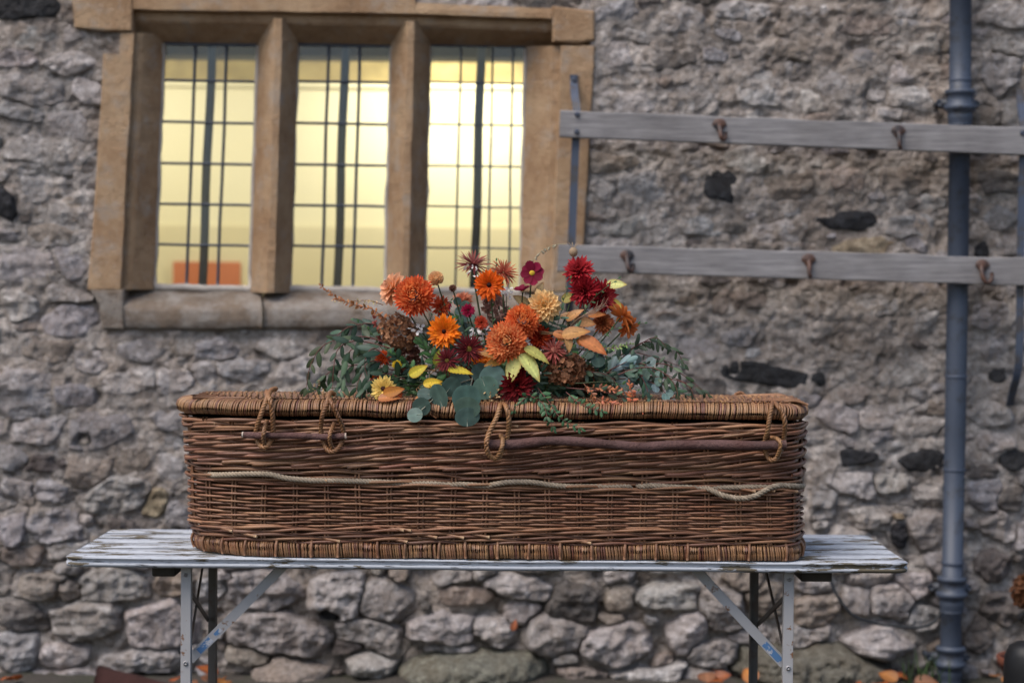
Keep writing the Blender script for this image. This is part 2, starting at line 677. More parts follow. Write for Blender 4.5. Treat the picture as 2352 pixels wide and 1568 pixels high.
M['terracotta'] = simple('terracotta', (0.13, 0.04, 0.022), 0.85, 12, 0.6, 60, 0.4, 0.004)
M['black_pot'] = simple('black_plastic', (0.008, 0.008, 0.009), 0.5, 20, 0.3, 60, 0.1, 0.002)
M['soil'] = simple('soil', (0.035, 0.027, 0.02), 0.95, 20, 0.6, 40, 0.9, 0.02)
M['tile'] = simple('dark_red_clay', (0.045, 0.017, 0.014), 0.95, 10, 0.7, 60, 0.5, 0.006)
M['grass'] = simple('grass', 'col', 0.6, 30, 0.3, 60, 0, 0.001, transl=0.3)


def ground_mat():
    m, ns, ls, bs = new_mat('damp_earth')
    v = world_vec(ns)
    n1 = noise(ns, ls, v, 4, 6, 0.6)
    n2 = noise(ns, ls, v, 45, 6, 0.7)
    c = mixc(ns, ls, n2, (0.022, 0.018, 0.014), (0.085, 0.07, 0.055))
    c = mixc(ns, ls, ramp(ns, ls, n1, [(0.5, (0, 0, 0)), (0.65, (0.7, 0.7, 0.7))]), c, (0.035, 0.045, 0.018))
    ls.new(c, bs.inputs['Base Color'])
    bs.inputs['Roughness'].default_value = 0.95
    bump(ns, ls, bs, n2, 0.9, 0.02)
    return m


M['ground'] = ground_mat()


def glass_mat():
    m, ns, ls, bs = new_mat('old_window_glass')
    ns.remove(bs)
    t = ns.new('ShaderNodeBsdfTransparent')
    t.inputs['Color'].default_value = (0.93, 0.95, 0.93, 1)
    g = ns.new('ShaderNodeBsdfGlossy')
    g.inputs['Roughness'].default_value = 0.03
    fr = ns.new('ShaderNodeFresnel')
    fr.inputs['IOR'].default_value = 1.5
    mx = ns.new('ShaderNodeMixShader')
    ls.new(fr.outputs[0], mx.inputs[0])
    ls.new(t.outputs[0], mx.inputs[1])
    ls.new(g.outputs[0], mx.inputs[2])
    ls.new(mx.outputs[0], ns['Material Output'].inputs['Surface'])
    return m


M['glass'] = glass_mat()
M['plaster'] = simple('cream_plaster', (0.76, 0.70, 0.52), 0.9, 1.5, 0.10, 30, 0.1, 0.004, dark=(0.85, 0.83, 0.75))
M['dado'] = simple('dado_paint', (0.68, 0.61, 0.43), 0.9, 2, 0.1, 30, 0.1, 0.004)
M['frieze'] = simple('gold_frieze', (0.42, 0.33, 0.15), 0.9, 7, 0.7, 30, 0.1, 0.004)
M['ceiling'] = simple('room_ceiling', (0.6, 0.57, 0.5), 0.9, 3, 0.1, 30, 0.1, 0.004)
M['beam'] = simple('room_beam', (0.07, 0.055, 0.04), 0.8, 8, 0.4, 30, 0.2, 0.004)
M['board'] = simple('orange_board', (0.52, 0.15, 0.06), 0.8, 4, 0.15, 30, 0, 0.004)
mm, ns, ls, bs = new_mat('lamp_tube')
bs.inputs['Emission Color'].default_value = (1.0, 0.86, 0.62, 1)
bs.inputs['Emission Strength'].default_value = 12.0
M['lamp'] = mm

# ================================================================== SETTING
YW = 7.45           # face of the rubble wall

# ground sheet: flat under the table, banked up against the wall
gx = np.concatenate([np.linspace(-60, -3, 12), np.linspace(-2.8, 2.8, 120), np.linspace(3, 60, 12)])
gy = np.concatenate([np.linspace(-60, 5, 14), np.linspace(5.2, 7.9, 70), np.linspace(8.2, 60, 8)])
GX, GY = np.meshgrid(gx, gy, indexing='ij')


def ground_z(x, y):
    x, y = np.asarray(x, float), np.asarray(y, float)
    t = np.clip((y - 6.95) / .4, 0, 1)
    z = 0.012 * t * t * (3 - 2 * t)
    near = (np.abs(x) < 2.9) & (y > 5.0) & (y < 8.0)
    return z + np.where(near, 0.02 * fbm(np.stack([x * 5, y * 5, x * 0], -1), 4, 3), 0)


gv = np.stack([GX, GY, ground_z(GX, GY)], -1).reshape(-1, 3)
g = link('ground', mesh('ground', gv, grid_quads(len(gx), len(gy))), M['ground'])
tag(g, 'damp dark earth along the foot of the rubble wall', 'ground', kind='structure')

# ------------------------------------------------------------------ rubble wall
WIN_POLY_PX = [(168, -60), (950, -60), (956, 12), (1362, 26), (1366, 95), (1345, 640), (1330, 758), (232, 756), (212, 650), (240, 125), (300, 118), (300, 68), (165, 66)]
WIN_POLY = np.array([(P(x, y, YW).x, P(x, y, YW).z) for x, y in WIN_POLY_PX])


def inside(poly, x, z):
    x, z = np.asarray(x), np.asarray(z)
    r = np.zeros(x.shape, bool)
    n = len(poly)
    for i in range(n):
        x1, z1 = poly[i]
        x2, z2 = poly[(i + 1) % n]
        c = (z1 > z) != (z2 > z)
        with np.errstate(divide='ignore', invalid='ignore'):
            xi = (x2 - x1) * (z - z1) / (z2 - z1 + 1e-12) + x1
        r ^= c & (x < xi)
    return r


TONE = {
    'l': (0.50, 0.465, 0.45), 'g': (0.41, 0.39, 0.395), 'b': (0.38, 0.325, 0.285), 'd': (0.052, 0.053, 0.058),
    'w': (0.62, 0.59, 0.56), 'm': (0.23, 0.22, 0.18), 't': (0.42, 0.34, 0.24), 'k': (0.2, 0.18, 0.17)}

# stones read off the wall: centre x, y, width, height (2352 px picture), tone, how far they stand out (m)
S = [
    (55, 15, 170, 60, 'd', .03), (45, 138, 100, 44, 'l', .02), (160, 150, 125, 50, 'l', .025), (70, 205, 150, 75, 'l', .02),
    (205, 212, 75, 55, 'l', .015), (50, 258, 140, 45, 'g', .02), (155, 290, 115, 85, 'l', .015), (65, 340, 120, 75, 'l', .012),
    (165, 370, 110, 60, 'g', .012), (60, 90, 130, 50, 'l', .012), (8, 468, 50, 75, 'd', .03), (60, 610, 150, 95, 'l', .015),
    (168, 600, 90, 90, 'g', .015), (175, 676, 110, 30, 'l', .04), (90, 440, 110, 60, 'g', .01), (170, 480, 70, 60, 'b', .01),
    (120, 540, 120, 50, 'b', .01), (45, 700, 95, 70, 'l', .015), (160, 735, 150, 78, 'g', .025), (55, 905, 165, 130, 'g', .03),
    (325, 802, 120, 58, 'g', .025), (300, 872, 130, 70, 'l', .02), (170, 905, 115, 60, 'g', .025), (90, 985, 130, 60, 'l', .025),
    (228, 985, 170, 90, 'g', .025), (400, 870, 80, 60, 'l', .02), (390, 960, 80, 60, 'g', .015), (35, 1050, 80, 60, 'g', .02),
    (110, 1060, 100, 50, 'k', .015), (205, 1080, 110, 80, 'b', .015), (300, 1060, 90, 60, 'b', .012), (390, 1070, 80, 70, 'l', .015),
    (270, 1140, 140, 90, 'l', .025), (352, 1155, 60, 75, 't', .02), (110, 1130, 90, 60, 'g', .015), (125, 1208, 140, 80, 'g', .025),
    (28, 1225, 62, 85, 'g', .03), (202, 1200, 34, 28, 'w', .03), (40, 1130, 70, 60, 'l', .015), (410, 1180, 60, 60, 'g', .015),
    (200, 1010, 60, 40, 'b', .01), (100, 800, 130, 60, 'b', .01), (210, 830, 90, 60, 'l', .012), (500, 800, 110, 50, 'g', .02),
    (640, 800, 90, 50, 'l', .02), (560, 850, 130, 60, 'g', .02), (680, 850, 90, 80, 'l', .02), (470, 860, 60, 60, 'l', .015),
    # below the table, left to right
    (45, 1275, 110, 45, 'b', .03), (255, 1335, 175, 80, 'l', .05), (400, 1335, 105, 62, 'b', .04), (95, 1345, 130, 55, 'b', .05),
    (160, 1352, 60, 45, 'b', .04), (196, 1420, 158, 100, 'l', .07), (385, 1432, 165, 105, 'l', .07), (60, 1415, 100, 60, 'k', .03),
    (45, 1500, 105, 95, 'g', .05), (160, 1500, 120, 60, 'l', .04), (150, 1555, 170, 50, 'g', .05), (330, 1510, 180, 60, 'l', .05),
    (50, 1580, 90, 60, 'l', .06), (620, 1352, 175, 85, 'l', .06), (777, 1361, 118, 108, 'l', .06), (893, 1375, 120, 95, 'l', .05),
    (750, 1400, 55, 32, 'd', .04), (648, 1450, 230, 95, 'l', .08), (568, 1503, 100, 50, 'b', .07), (840, 1455, 150, 75, 'l', .05),
    (800, 1480, 90, 36, 'k', .05), (850, 1524, 125, 60, 'w', .10), (1013, 1443, 140, 72, 'l', .08), (1130, 1450, 85, 55, 'l', .07),
    (1075, 1372, 110, 50, 'b', .03), (1190, 1350, 150, 60, 'l', .05), (1040, 1490, 110, 24, 'g', .05), (1080, 1535, 330, 120, 'm', .16),
    (655, 1550, 200, 85, 'b', .14), (1277, 1462, 132, 92, 'l', .08), (1411, 1474, 142, 96, 'l', .08), (1575, 1452, 95, 105, 'l', .06),
    (1493, 1556, 170, 60, 'l', .08), (1336, 1550, 125, 45, 'b', .06), (1310, 1378, 115, 85, 'k', .04), (1526, 1371, 148, 62, 'l', .05),
    (1424, 1365, 70, 60, 'b', .04), (1300, 1512, 60, 24, 'l', .06), (1650, 1400, 110, 90, 'l', .05), (1640, 1500, 110, 70, 'l', .05),
    (1860, 1540, 340, 125, 'm', .15), (2018, 1472, 165, 85, 'l', .10), (1960, 1382, 75, 68, 'l', .05), (2045, 1380, 92, 72, 'l', .05),
    (1880, 1400, 100, 80, 'b', .04), (2100, 1340, 90, 60, 'l', .04), (1870, 1340, 80, 50, 'l', .04), (1760, 1380, 90, 90, 'b', .04),
    (1700, 1330, 100, 60, 'b', .03), (1920, 1300, 110, 40, 'b', .03), (2000, 1322, 90, 40, 'l', .03), (2120, 1420, 80, 60, 'g', .04),
    # right of the basket
    (1921, 954, 95, 68, 'l', .03), (1973, 1044, 95, 40, 'd', .03), (2110, 1056, 120, 48, 'd', .02), (1950, 1108, 108, 62, 'l', .03),
    (1992, 1183, 88, 56, 'l', .03), (2063, 1228, 40, 58, 'd', .03), (2126, 1218, 80, 88, 'l', .035), (1893, 1150, 60, 85, 'g', .02),
    (2050, 1110, 90, 50, 'l', .02), (2130, 1130, 70, 60, 'l', .02), (2258, 1136, 76, 74, 'g', .03), (2272, 950, 98, 62, 'l', .03),
    (2290, 1020, 90, 55, 'l', .025), (2250, 1080, 80, 40, 'k', .02), (2330, 1060, 80, 45, 'd', .03), (2290, 1210, 80, 70, 'l', .02),
    (2320, 1150, 60, 60, 'k', .02), (2280, 1300, 90, 70, 'k', .03), (2300, 1400, 90, 80, 'k', .03), (2250, 1460, 60, 90, 'k', .03),
    # upper right
    (1737, 208, 112, 98, 'w', .012), (1657, 427, 78, 68, 'd', .012), (1942, 508, 132, 44, 'd', .02), (1480, 432, 135, 85, 'g', .014),
    (1400, 372, 150, 44, 'b', .02), (1392, 432, 62, 62, 'l', .015), (1435, 235, 140, 62, 'l', .015), (1600, 225, 90, 60, 'l', .012),
    (1770, 862, 215, 50, 'd', .03), (1700, 692, 120, 60, 'b', .01), (2095, 232, 110, 60, 'w', .03), (2045, 265, 60, 34, 'w', .025),
    (2300, 40, 110, 60, 'l', .03), (2290, 170, 85, 95, 'g', .03), (2320, 110, 80, 40, 'l', .02), (1990, 566, 140, 46, 't', .012),
    (1410, 130, 90, 60, 'l', .02), (1420, 30, 110, 50, 'g', .02), (1560, 50, 130, 60, 'l', .012), (1700, 30, 130, 50, 'l', .012),
    (1850, 120, 140, 60, 'b', .012), (1990, 60, 130, 60, 'b', .012), (2110, 110, 100, 60, 'l', .014), (1860, 30, 110, 50, 'l', .01),
    (1540, 140, 120, 40, 'k', .012), (2060, 170, 80, 50, 'l', .012), (1930, 200, 120, 60, 'l', .012), (1860, 230, 70, 60, 'w', .012),
    (1550, 410, 70, 80, 'g', .01), (1800, 430, 130, 70, 'b', .01), (1780, 530, 110, 50, 'l', .01), (2080, 420, 120, 70, 'b', .012),
    (2090, 520, 130, 60, 'g', .015), (1930, 410, 120, 60, 'b', .01), (2140, 470, 60, 40, 'l', .015), (1450, 520, 130, 50, 'l', .01),
    (1600, 520, 110, 50, 'g', .01), (2290, 420, 110, 60, 'k', .02), (2290, 500, 80, 60, 'g', .02), (2260, 575, 34, 40, 'd', .015),
    (2320, 560, 60, 50, 'l', .015), (1480, 660, 80, 50, 'g', .012), (1560, 690, 110, 50, 'b', .01), (1640, 640, 90, 30, 'k', .01),
    (1900, 690, 130, 60, 'b', .01), (2020, 700, 110, 60, 'l', .012), (2110, 740, 100, 70, 'l', .012), (1960, 790, 120, 60, 'b', .01),
    (1600, 800, 120, 60, 'l', .012), (1700, 770, 90, 50, 'g', .012), (1840, 780, 110, 60, 'b', .01), (2080, 860, 120, 60, 'l', .01),
    (2270, 720, 90, 70, 'g', .02), (2280, 800, 70, 60, 'l', .02), (2290, 860, 40, 46, 'd', .02), (1690, 850, 30, 40, 'd', .02),
    (1620, 885, 100, 40, 'k', .012), (1880, 870, 40, 26, 'd', .015), (2030, 950, 110, 60, 'l', .01), (2120, 980, 90, 50, 'l', .01),
    (2250, 330, 80, 50, 'k', .02), (2330, 260, 60, 70, 'l', .02), (2330, 330, 50, 50, 'l', .02),
]

wall = empty('stone_wall', (0, YW, 0))
tag(wall, 'old grey limestone rubble wall with lumpy lime mortar behind the table', 'wall')

stones = []      # cx, cz, half width, half height, tone, stands out, rotation, exponent
PXM = FPX / YW
for (x, y, w, h, tn, out) in S:
    p = P(x, y, YW)
    if y < 1290:
        out = out * .72 + .003
    stones.append([p.x, p.z, 0.5 * w / PXM * 1.06, 0.5 * h / PXM * 1.06, tn, out, random.uniform(-.12, .12), random.uniform(3.0, 6.0)])
n_listed = len(stones)


def clash(cx, cz, a, b, tol):
    for s in stones:
        dx = abs(cx - s[0]) / (a + s[2])
        dz = abs(cz - s[1]) / (b + s[3])
        if dx < 1 and dz < 1 and (dx ** 3 + dz ** 3) < tol ** 3:
            return True
    return False


rr = random.Random(21)
for size, tries, tol in ((0.13, 500, .84), (0.10, 1100, .82), (0.07, 1700, .84), (0.045, 2200, .9), (0.03, 2200, .98)):
    for _ in range(tries):
        cx, cz = rr.uniform(-2.5, 2.5), rr.uniform(-0.02, 3.0)
        a = size * rr.uniform(0.75, 1.3)
        b = a * rr.uniform(0.4, 0.75)
        if bool(inside(WIN_POLY, np.array([cx]), np.array([cz]))[0]) or clash(cx, cz, a, b, tol):
            continue
        low = cz < 0.72
        tn = rr.choices('lgbkt', (5, 4, 2.6, 1.0, .4))[0]
        stones.append([cx, cz, a, b, tn, (rr.uniform(.02, .05) if low else rr.uniform(.002, .016)), rr.uniform(-.3, .3), rr.uniform(2.6, 5.5)])

st = 0.0062
mx = np.arange(-2.6, 2.6 + st, st)
mz = np.arange(-0.12, 3.05 + st, st)
MX, MZ = np.meshgrid(mx, mz, indexing='ij')
pos = np.stack([MX, MZ, MX * 0], -1)
WU = MX + 0.022 * fbm(pos * 7, 3, 301) + 0.012 * fbm(pos * 18, 4, 303, 0.65)
WV = MZ + 0.018 * fbm(pos * 7 + 50, 3, 302) + 0.011 * fbm(pos * 18 + 50, 4, 304, 0.65)
N5 = fbm(pos * 11, 4, 50, 0.6)
N2 = fbm(pos * 34, 3, 60, 0.6)
NS = fbm(pos * np.array([7.0, 34.0, 1.0]) + 5, 4, 81, 0.6)
NR = 1 - 2 * np.abs(fbm(pos * 16 + 13, 3, 71))
lowf = np.clip((0.9 - MZ) / 0.3, 0, 1)
e1 = np.full(MX.shape, 9.0)
e2 = np.full(MX.shape, 9.0)
lab = np.full(MX.shape, -1)


def stone_e(i, m=1.55):
    cx, cz, a, b, tn, out, rot, ex = stones[i]
    i0, i1 = np.searchsorted(mx, (cx - a * m - .02, cx + a * m + .02))
    j0, j1 = np.searchsorted(mz, (cz - b * m - .04, cz + b * m + .04))
    sl = (slice(i0, i1), slice(j0, j1))
    dx, dz = WU[sl] - cx, WV[sl] - cz
    u = (dx * math.cos(rot) + dz * math.sin(rot)) / a
    v = (-dx * math.sin(rot) + dz * math.cos(rot)) / b
    e = (np.abs(u) ** ex + np.abs(v) ** ex) ** (1 / ex)
    r_ = np.random.default_rng(900 + i)
    for k in range(r_.integers(3, 7)):           # broken corners
        ph = r_.uniform(0, 2 * math.pi)
        e = np.maximum(e, (u * math.cos(ph) + v * math.sin(ph)) / r_.uniform(.74, 1.0))
    return sl, e, u, v


for i in range(len(stones)):
    sl, e, u, v = stone_e(i)
    if e.size == 0:
        continue
    b1, b2, lb = e1[sl], e2[sl], lab[sl]
    win_ = e < b1
    b2[:] = np.where(win_, b1, np.minimum(b2, e))
    lb[:] = np.where(win_, i, lb)
    b1[:] = np.where(win_, e, b1)

# mortar bed: laid almost level with the stones high up, raked out and lost lower down
H = 0.010 * fbm(pos * 3.5, 3, 40) + 0.019 * N5 + 0.011 * N2 + 0.008 * NS + 0.006
pit = fbm(pos * 17 + 31, 3, 77)
H -= 0.05 * np.clip(pit - 0.22, 0, .5)
crack = np.clip(1 - np.abs(e2 - e1 - 0.02) / 0.10, 0, 1) * np.clip(0.35 + 1.5 * fbm(pos * 4 + 7, 2, 91), 0, 1)
H -= (0.008 + 0.012 * lowf) * crack
H += 0.002 * (1 - lowf) - 0.009 * lowf + 0.016 * lowf * N5

order = sorted(range(len(stones)), key=lambda i: -(stones[i][2] * stones[i][3]) * (3 if i < n_listed else 1))
single = set(order[:298])
chips = MB()
for i, (cx, cz, a, b, tn, out, rot, ex) in enumerate(stones):
    sl, e, u, v = stone_e(i)
    if e.shape[0] < 3 or e.shape[1] < 3:
        continue
    other = np.where(lab[sl] == i, e2[sl], e1[sl])
    sz = min(a, b)
    r_ = np.random.default_rng(100 + i)
    g = np.maximum(e - 1.0, (e - other) * 0.62 + 0.05)
    pl = np.full(e.shape, 9.0)
    for k in range(r_.integers(3, 6)):
        ph = r_.uniform(0, 2 * math.pi)
        pl = np.minimum(pl, r_.uniform(.05, .35) * sz * .6 - r_.uniform(.1, .95) * sz * .55 * (u * math.cos(ph) + v * math.sin(ph)))
    core = g < -0.1
    pl = pl - (np.median(pl[core]) if core.any() else 0)
    pl = np.clip(pl, -.45 * sz, .25 * sz)
    amp = min(1.1, .3 + out * 16)
    rb = r_.uniform(.5, 1.3) * (1.75 if cz < .8 else 1.0)
    h = out + pl * amp + rb * (0.014 * N5[sl] + 0.0085 * N2[sl] + 0.008 * NR[sl] * (0.5 if tn == 'd' else 1.0) + (0.012 * NS[sl] if i % 3 else 0.004 * NS[sl])) - .004
    if out > .09:
        h = h + (out - .03) * (np.clip(1 - (e * .9) ** 2, 0, 1) - .6)
    wd = .11 if out < .09 else .26
    t_ = np.clip((g + wd) / (wd + .18), 0, 1)
    h = h - (0.075 + max(0, out - .03)) * t_ ** 1.8
    keep_ = g < 0.22
    if keep_.sum() < 8:
        continue
    ni, nj = e.shape
    q = grid_quads(ni, nj)
    q = q[keep_.ravel()[q].any(1)]
    X_, Z_ = MX[sl].ravel(), MZ[sl].ravel()
    cq = q.mean(1)
    qc = np.stack([X_[q].mean(1), Z_[q].mean(1)], 1)
    q = q[~inside(WIN_POLY, qc[:, 0], qc[:, 1])]
    if len(q) < 6:
        continue
    used, inv_ = np.unique(q, return_inverse=True)
    q = inv_.reshape(-1, 4)
    vv = np.stack([X_[used], YW - h.ravel()[used], Z_[used]], 1)
    c = np.array(TONE[tn]) * (1 + RNG.uniform(-.16, .16)) * (1 + RNG.uniform(-.018, .018, 3))
    if i in single:
        link('stone', mesh('stone', vv - np.array([cx, YW, cz]), q), M['stone'], wall, loc=(cx, YW, cz), color=c)
    else:
        chips.add(vv, q, None, c)
part('rubble_chips', chips, M['mortar'], wall, kind='stuff')

V = np.stack([MX, YW - H, MZ], -1).reshape(-1, 3)
Q = grid_quads(len(mx), len(mz))
cen = V[Q].mean(1)
shr = WIN_POLY.mean(0) + (WIN_POLY - WIN_POLY.mean(0)) * 0.985
Q = Q[~inside(shr, cen[:, 0], cen[:, 2])]
t1 = np.clip(0.5 + 0.9 * fbm(pos * 2.2, 3, 5), 0, 1)[..., None]
t2 = np.clip(0.5 + 0.9 * fbm(pos * 6 + 9, 4, 6), 0, 1)[..., None]
mc = np.array([0.52, 0.485, 0.462]) * (1 - t1) + np.array([0.45, 0.392, 0.348]) * t1
mc = mc * (0.8 + 0.4 * t2)
mo = link('mortar', mesh('mortar', V - np.array([0, YW, 0]), Q, None, mc.reshape(-1, 3)), M['mortar'], wall, loc=(0, YW, 0))

# ------------------------------------------------------------------ room behind the window
def wbox(name, lo, hi, mat, parent=None, label=None, cat=None, bev=0.0):
    mb = MB()
    lo, hi = np.array(lo, float), np.array(hi, float)
    org = Vector(((lo[0] + hi[0]) / 2, (lo[1] + hi[1]) / 2, lo[2]))
    box(mb, lo, hi, bev=bev)
    o = part(name, mb, mat, parent, smooth=False, org=org)
    if label:
        tag(o, label, cat)
    return o


YB = 10.6
room = empty('lit_room', (-0.75, 9.2, 0.2))
tag(room, 'warm cream lit room seen through the leaded window', 'room')
ZF = P(700, 190, YB).z
ZC = P(700, 132, YB).z
ZD = P(700, 520, YB).z
wbox('dado', (-3.4, YB - .02, 0.2), (1.9, YB + .1, ZD), M['dado'], room)
wbox('back_wall', (-3.4, YB, ZD), (1.9, YB + .1, ZF), M['plaster'], room)
wbox('picture_rail', (-3.4, YB - .035, ZF - .03), (1.9, YB - .002, ZF), M['plaster'], room)
wbox('frieze', (-3.4, YB - .004, ZF), (1.9, YB + .1, ZC), M['frieze'], room)
wbox('ceiling', (-3.4, 7.95, ZC + .12), (1.9, YB + .1, ZC + .22), M['ceiling'], room)
wbox('ceiling_beam', (-3.4, 9.0, P(700, 129, 9.0).z), (1.9, 9.2, ZC + .12), M['beam'], room)
wbox('side_wall', (-3.5, 7.95, 0.2), (-3.4, YB + .1, ZC + .22), M['plaster'], room)
wbox('side_wall', (1.9, 7.95, 0.2), (2.0, YB + .1, ZC + .22), M['plaster'], room)
wbox('room_floor', (-3.4, 7.95, 0.1), (1.9, YB + .1, 0.2), M['dado'], room)
wbox('front_wall', (-3.4, 7.95, 0.2), (P(330, 600, 7.95).x, 8.0, ZC + .2), M['plaster'], room)
wbox('front_wall', (P(1260, 600, 7.95).x, 7.95, 0.2), (1.9, 8.0, ZC + .2), M['plaster'], room)
wbox('front_wall', (P(330, 600, 7.95).x, 7.95, 0.2), (P(1260, 600, 7.95).x, 8.0, P(700, 700, 7.95).z), M['plaster'], room)
wbox('front_wall', (P(330, 600, 7.95).x, 7.95, P(700, 60, 7.95).z), (P(1260, 600, 7.95).x, 8.0, ZC + .2), M['plaster'], room)
b0, b1 = P(398, 655, YB - .03), P(552, 602, YB - .03)
wbox('notice_board', (b0.x, YB - .04, b0.z - .25), (b1.x, YB - .021, b1.z), M['board'], None,
     'orange board on the cream wall inside the room', 'notice board')
# lamps just under the ceiling, above the head of the window
for lx, pw, ly in ((-2.2, 12.0, 9.5), (-0.25, 17.5, 10.0)):
    lp = empty('ceiling_lamp', (lx, ly, ZC + .12))
    tag(lp, ('warm tube lamp under the room ceiling, towards the window mullions' if lx > -1 else 'warm tube lamp under the room ceiling, above the orange board'), 'lamp')
    mb = MB()
    box(mb, (lx - .5, ly - .04, ZC + .075), (lx + .5, ly + .04, ZC + .119))
    part('housing', mb, M['ceiling'], lp, smooth=False)
    mb = MB()
    tube(mb, [(lx - .47, ly, ZC + .055), (lx + .47, ly, ZC + .055)], .013, 8)
    part('tube', mb, M['lamp'], lp)
    ld = bpy.data.lights.new('tube_light', 'AREA')
    ld.shape = 'RECTANGLE'
    ld.size, ld.size_y = 0.94, 0.06
    ld.energy = pw
    ld.color = (1.0, 0.94, 0.78)
    lo = bpy.data.objects.new('tube_light', ld)
    COLL.objects.link(lo)
    lo.parent = lp
    lo.location = (0, 0.02, -0.095)
    lo.rotation_euler = (R(28), 0, 0)

# ------------------------------------------------------------------ mullioned window
win = empty('mullioned_window', P(780, 757, YW))
tag(win, 'three-light mullioned window of tan sandstone with leaded panes, lit from inside', 'window')
YF = YW - 0.03           # face of the dressed stone
YG = YF + 0.15           # glass


def rough_up(v, amp=0.003, sc=9):
    v = np.asarray(v, float)
    for k in range(3):
        v[..., k] += amp * (fbm(v * sc + k * 31.7, 3, 200 + k) + .55 * fbm(v * sc * 4 + k * 13.7, 3, 210 + k))
    return v


def px_loft(mb, rows, c=(1, 1, 1), nsub=48, amp=0.0035):
    """rows: two or more lists of (x, y, depth) in picture space, lofted along the rows."""
    rows = [np.array([tuple(P(*q)) for q in r]) for r in rows]
    secs = []
    n = len(rows)
    for i in range(nsub + 1):
        t = i / nsub * (n - 1)
        k = min(int(t), n - 2)
        secs.append(rows[k] * (1 - (t - k)) + rows[k + 1] * (t - k))
    s = rough_up(np.array(secs), amp)
    return loft(mb, s, c)


def section(x0, x1, y, prof):
    """prof: list of (u, depth) with u from 0..1 between x0 and x1."""
    return [(lerp(x0, x1, u), y, d) for u, d in prof]


def dense(prof, n=6):
    out = []
    for i in range(len(prof)):
        a, b = prof[i], prof[(i + 1) % len(prof)]
        for k in range(n):
            out.append((lerp(a[0], b[0], k / n), lerp(a[1], b[1], k / n)))
    return out


def slope_y(x):
    return (x - 700) * 0.02


# mullions
MUL = dense([(0.0, YG + .07), (0.0, YG - .01), (0.05, YG - .03), (0.40, YF + .010), (0.42, YF + .006), (0.58, YF + .006), (0.60, YF + .010), (0.95, YG - .03), (1.0, YG - .01), (1.0, YG + .07)], 3)
for (xt0, xt1, xb0, xb1) in ((594, 685, 575, 668), (899, 989, 886, 975)):
    mb = MB()
    px_loft(mb, [section(xt0, xt1, 96, MUL), section(xb0, xb1, 672, MUL)])
    part('mullion', mb, M['sandstone'], win, smooth=False)
    mb = MB()
    px_loft(mb, [section(xt0 + 2, xt1 - 2, 45 + slope_y(xt0), MUL), section(xt0, xt1, 95, MUL)], amp=0.003, nsub=8)
    part('mullion_head', mb, M['sandstone'], win, smooth=False)
# jambs: outer face, rebate step, splay
JL = dense([(0.0, YF + .2), (0.0, YF + .008), (0.02, YF), (0.47, YF), (0.49, YF + .006), (0.50, YF + .035), (0.60, YF + .04), (0.66, YF + .05), (0.97, YG - .02), (1.0, YG), (1.0, YG + .07)], 3)
JR = [(1 - u, d) for u, d in JL][::-1]
mb = MB()
px_loft(mb, [section(238, 376, 124, JL), section(222, 366, 401, JL), section(203, 357, 664, JL)], nsub=60)
part('jamb_stone', mb, M['sandstone'], win, smooth=False)
mb = MB()
px_loft(mb, [section(276, 381, 76, dense([(0, YF + .2), (0, YF + .01), (.3, YF + .004), (.32, YF + .035), (.5, YF + .05), (1, YG), (1, YG + .07)], 4)), section(274, 377, 124, dense([(0, YF + .2), (0, YF + .01), (.3, YF + .004), (.32, YF + .035), (.5, YF + .05), (1, YG), (1, YG + .07)], 4))], nsub=10)
part('jamb_stone', mb, M['sandstone'], win, smooth=False)
mb = MB()
px_loft(mb, [section(1208, 1367, 106, JR), section(1200, 1352, 381, JR), section(1192, 1336, 668, JR)], nsub=60)
part('jamb_stone', mb, M['sandstone'], win, smooth=False)
# lintel: two lengths with a stepped, splayed soffit (profile runs along y)


def head_sec(x, ybot, ytop, yg):
    pr = [(ytop, YF + .2), (ytop, YF + .006), (lerp(ytop, ybot, .5), YF), (ybot - 3, YF), (ybot, YF + .006), (ybot + 2, YF + .035), (ybot + 22, YF + .042), (ybot + 28, YF + .05), (lerp(ybot + 28, yg, .5), YF + .1), (yg - 1, YG), (yg, YG + .01), (yg, YG + .08)]
    return [(x, y, d) for y, d in pr]


mb = MB()
px_loft(mb, [head_sec(306, 24, -44, 101), head_sec(953.4, 34, -44, 104)], nsub=40)
part('lintel', mb, M['sandstone'], win, smooth=False)
mb = MB()
px_loft(mb, [head_sec(953.4, 34, 6, 104), head_sec(1268, 46, 20, 108)], nsub=26)
part('lintel', mb, M['sandstone'], win, smooth=False)
mb = MB()
prism(mb, [(P(x, y, YF).x, P(x, y, YF).z) for x, y in ((162, -44), (306, -44), (304, 72), (240, 72), (172, 64))], YF - .004, YF + .2, bev=.006)
part('lintel_end', mb, M['sandstone'], win, smooth=False)
mb = MB()
prism(mb, [(P(x, y, YF).x, P(x, y, YF).z) for x, y in ((1268, 14), (1366, 26), (1366, 92), (1330, 100), (1269, 96))], YF - .002, YF + .2, bev=.008)
part('lintel_end', mb, M['sandstone'], win, smooth=False)
# sill: weathered slope and upright face, two lengths


def sill_sec(x, dy=0):
    pr = [(664 + dy, YG + .08), (664 + dy, YG - .005), (672 + dy, YG - .02), (694 + dy, YF + .03), (702 + dy, YF + .004), (712 + dy, YF - .012), (735 + dy, YF - .014), (752 + dy, YF - .006), (757 + dy, YF + .01), (757 + dy, YF + .2)]
    return [(x, y, d) for y, d in dense2(pr, 3)]


def dense2(pr, n):
    out = []
    for i in range(len(pr) - 1):
        for k in range(n):
            out.append((lerp(pr[i][0], pr[i + 1][0], k / n), lerp(pr[i][1], pr[i + 1][1], k / n)))
    out.append(pr[-1])
    return out


